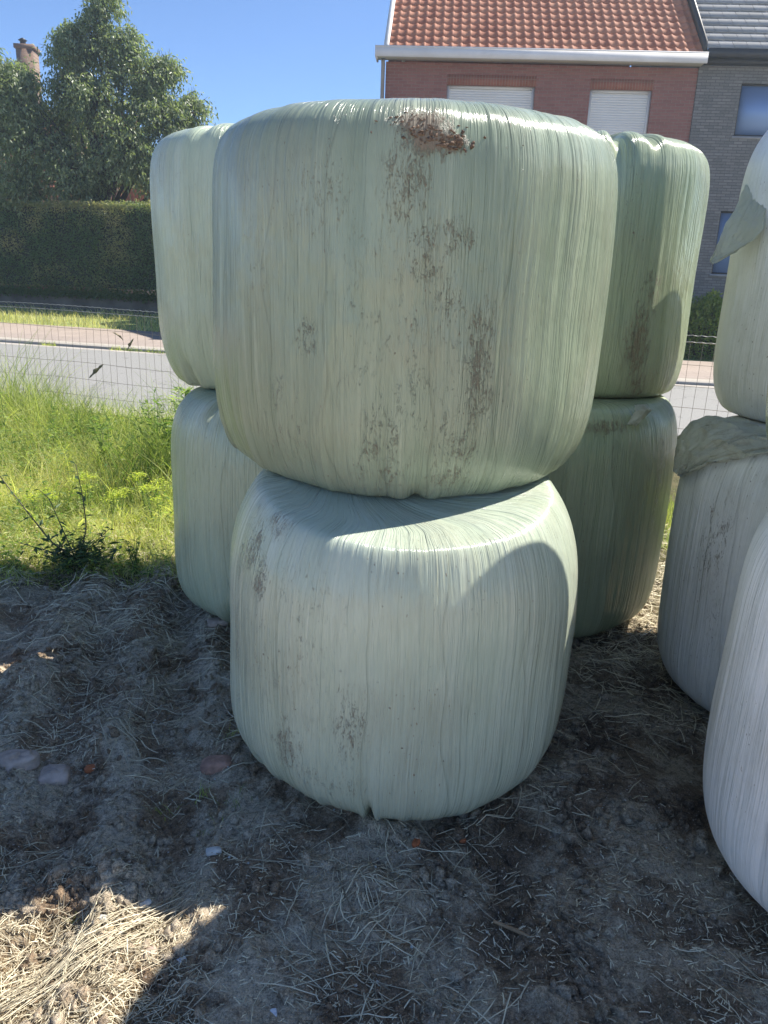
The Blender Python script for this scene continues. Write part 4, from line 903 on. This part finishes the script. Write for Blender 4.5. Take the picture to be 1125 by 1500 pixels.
pt = R_(39)
rf = pantiles('roof', .08, hw - .02, eave + .17, -.36, pt, 6.1, M['tile_red'], HR)
pantiles('rear_roof', .08, hw - .02, eave + .17, 9.15, pt, 6.1, M['tile_red'], HR, back=True)
m_ = MB()
for (xa, xb) in ((-.03, .08),):
    for sgn, yy in ((1, -.38), (-1, 9.17)):
        m_.add([(xa, yy, eave + .07), (xb, yy, eave + .07), (xb, yy + sgn * 4.75, eave + .07 + 4.75 * math.tan(pt)), (xa, yy + sgn * 4.75, eave + .07 + 4.75 * math.tan(pt)),
                (xa, yy, eave + .27), (xb, yy, eave + .27), (xb, yy + sgn * 4.75, eave + .27 + 4.75 * math.tan(pt)), (xa, yy + sgn * 4.75, eave + .27 + 4.75 * math.tan(pt))],
               [(0, 3, 2, 1), (4, 5, 6, 7), (0, 1, 5, 4), (0, 4, 7, 3), (1, 2, 6, 5), (2, 3, 7, 6)])
m_.build('verge_trim', M['pvc'], rf)
tag(HR, 'red brick house with orange pantile roof and two lowered white shutters', 'house')
# grey brick house
HG = empty('grey_house', (-.33, 19.75, 0), -.054)
gx0, gx1 = hw + .003, 16.
gw = [(7.98, 9.6, 4.95, 6.02), (7.95, 9.0, 1.95, 3.35), (11, 12.6, 4.95, 6.02), (11, 12, .1, 2.3)]
m_ = MB(); wall_holes(m_, gx0, gx1, 0, 6.35, -.03, .3, gw); m_.build('wall', M['brick_grey'], HG)
m_ = MB(); m_.box(gx1 - .3, gx1, .302, 8.5, 0, 6.35); m_.box(gx0, gx1 - .302, 8.2, 8.5, 0, 6.35); m_.build('side_wall', M['brick_grey_side'], HG)
for (a_, b_, c_, d_) in gw: window(HG, a_, b_, c_, d_, False)
rf = pantiles('roof', gx0 + .02, gx1 + .1, 6.62, -.30, R_(40), 6.2, M['tile_grey'], HG, tw=.30, row=.34, amp=0, step=.035, flat=True)
pantiles('rear_roof', gx0 + .02, gx1 + .1, 6.62, 8.9, R_(40), 6.2, M['tile_grey'], HG, tw=.30, row=.34, amp=0, step=.035, flat=True, back=True)
m_ = MB(); m_.box(gx0 + .05, gx1 + .1, -.42, -.26, 6.44, 6.60); m_.box(gx0 + .05, gx1 + .1, -.26, -.032, 6.36, 6.44); m_.build('gutter', M['dark'], HG)
m_ = MB(); 
for sgn, yy in ((1, -.34),):
    m_.add([(gx0 - .04, yy, 6.50), (gx0 + .02, yy, 6.50), (gx0 + .02, yy + 4.6, 6.50 + 4.6 * math.tan(R_(40))), (gx0 - .04, yy + 4.6, 6.50 + 4.6 * math.tan(R_(40))),
            (gx0 - .04, yy, 6.76), (gx0 + .02, yy, 6.76), (gx0 + .02, yy + 4.6, 6.76 + 4.6 * math.tan(R_(40))), (gx0 - .04, yy + 4.6, 6.76 + 4.6 * math.tan(R_(40)))],
           [(0, 3, 2, 1), (4, 5, 6, 7), (0, 1, 5, 4), (0, 4, 7, 3), (1, 2, 6, 5)])
m_.build('verge_flashing', M['dark'], rf)
tag(HG, 'grey brick house with flat grey tiles and dark framed window', 'house')
# house behind the tree, only its chimney and bits of roof show
HB = empty('brick_house', (-22.65, 33.5, 0), .1)
m_ = MB(); m_.box(0, 11, 0, 8, 0, 4.2); m_.build('wall', M['brick_red'], HB)
rf = pantiles('roof', -.2, 11.2, 4.2, -.3, R_(42), 6., M['tile_red'], HB); pantiles('rear_roof', -.2, 11.2, 4.2, 8.3, R_(42), 6., M['tile_red'], HB, back=True)
m_ = MB(); m_.box(6.30, 7.0, 3.5, 4.3, 7.2, 10.55); m_.box(6.24, 7.06, 3.43, 4.37, 10.55, 10.72); ch = m_.build('chimney', M['brick_yellow'], rf)
m_ = MB(); m_.tube([(6.5, 3.9, 10.72), (6.5, 3.9, 10.9), (6.5, 3.9, 10.95), (6.5, 3.9, 11.05)], [.12, .12, .2, .03], 10); m_.build('chimney_pot', M['dark'], ch)
tag(HB, 'distant house behind the tree, its brick chimney poking above the leaves', 'house')

# shrub before the grey house
def shrub(loc, r, h_, n, label):
    root = empty('garden_shrub', loc); mb = MB(); P = []; D = []
    for k in range(60):
        az = U(0, 6.28); q = np.array([math.cos(az) * r[0] * U(.1, .9), math.sin(az) * r[1] * U(.1, .9), h_ * U(.5, .95)]); mb.tube([(q[0] * .3, q[1] * .3, 0), q * [.7, .7, .6], q], [.012, .009, .004], 4)
    mb.build('stems', M['bark'], root)
    d = rdir(n); d[:, 2] = np.abs(d[:, 2]); P = d * [r[0], r[1], h_] * (U(.6, 1.08, n) ** .5)[:, None]; P[:, 2] = np.abs(P[:, 2]) * (.8 + .4 * vnoise(P[:, 0] * 3, P[:, 1] * 3, 4)); P[:, 2] += .02
    leaf_obj('foliage', P, d * .6 + rng.normal(size=(n, 3)) * .5 + [0, 0, .2], rdir(n) + [0, -.3, .8], U(.06, .13, n), U(.03, .055, n), M['bushleaf'], root)
    tag(root, label, 'shrub', 'shrubs in the front gardens')
shrub((7.05, 17.75, .1), (1.0, .8), 1.25, 9000, 'sunlit glossy green shrub seen in the gap between the right-hand bales')


# thin scattering volume added to imitate veiling lens glare over the background
hv = [(x, y, z) for z in (-1.2, 14) for y in (-32, 60) for x in (-45, 45)]
hz = mk('glare_veil', hv, [(0, 2, 3, 1), (4, 5, 7, 6), (0, 1, 5, 4), (2, 6, 7, 3), (0, 4, 6, 2), (1, 3, 7, 5)]); kind(hz, 'stuff', 'thin pale volume imitating lens glare')
hm = bpy.data.materials.new('glare_veil'); hm.use_nodes = True; t_ = hm.node_tree; t_.nodes.remove(t_.nodes['Principled BSDF'])
pv = t_.nodes.new('ShaderNodeVolumePrincipled'); pv.inputs['Density'].default_value = .0021; pv.inputs['Color'].default_value = (.75, .88, 1, 1); pv.inputs['Anisotropy'].default_value = .5
t_.links.new(pv.outputs[0], t_.nodes['Material Output'].inputs['Volume']); hz.data.materials.append(hm)
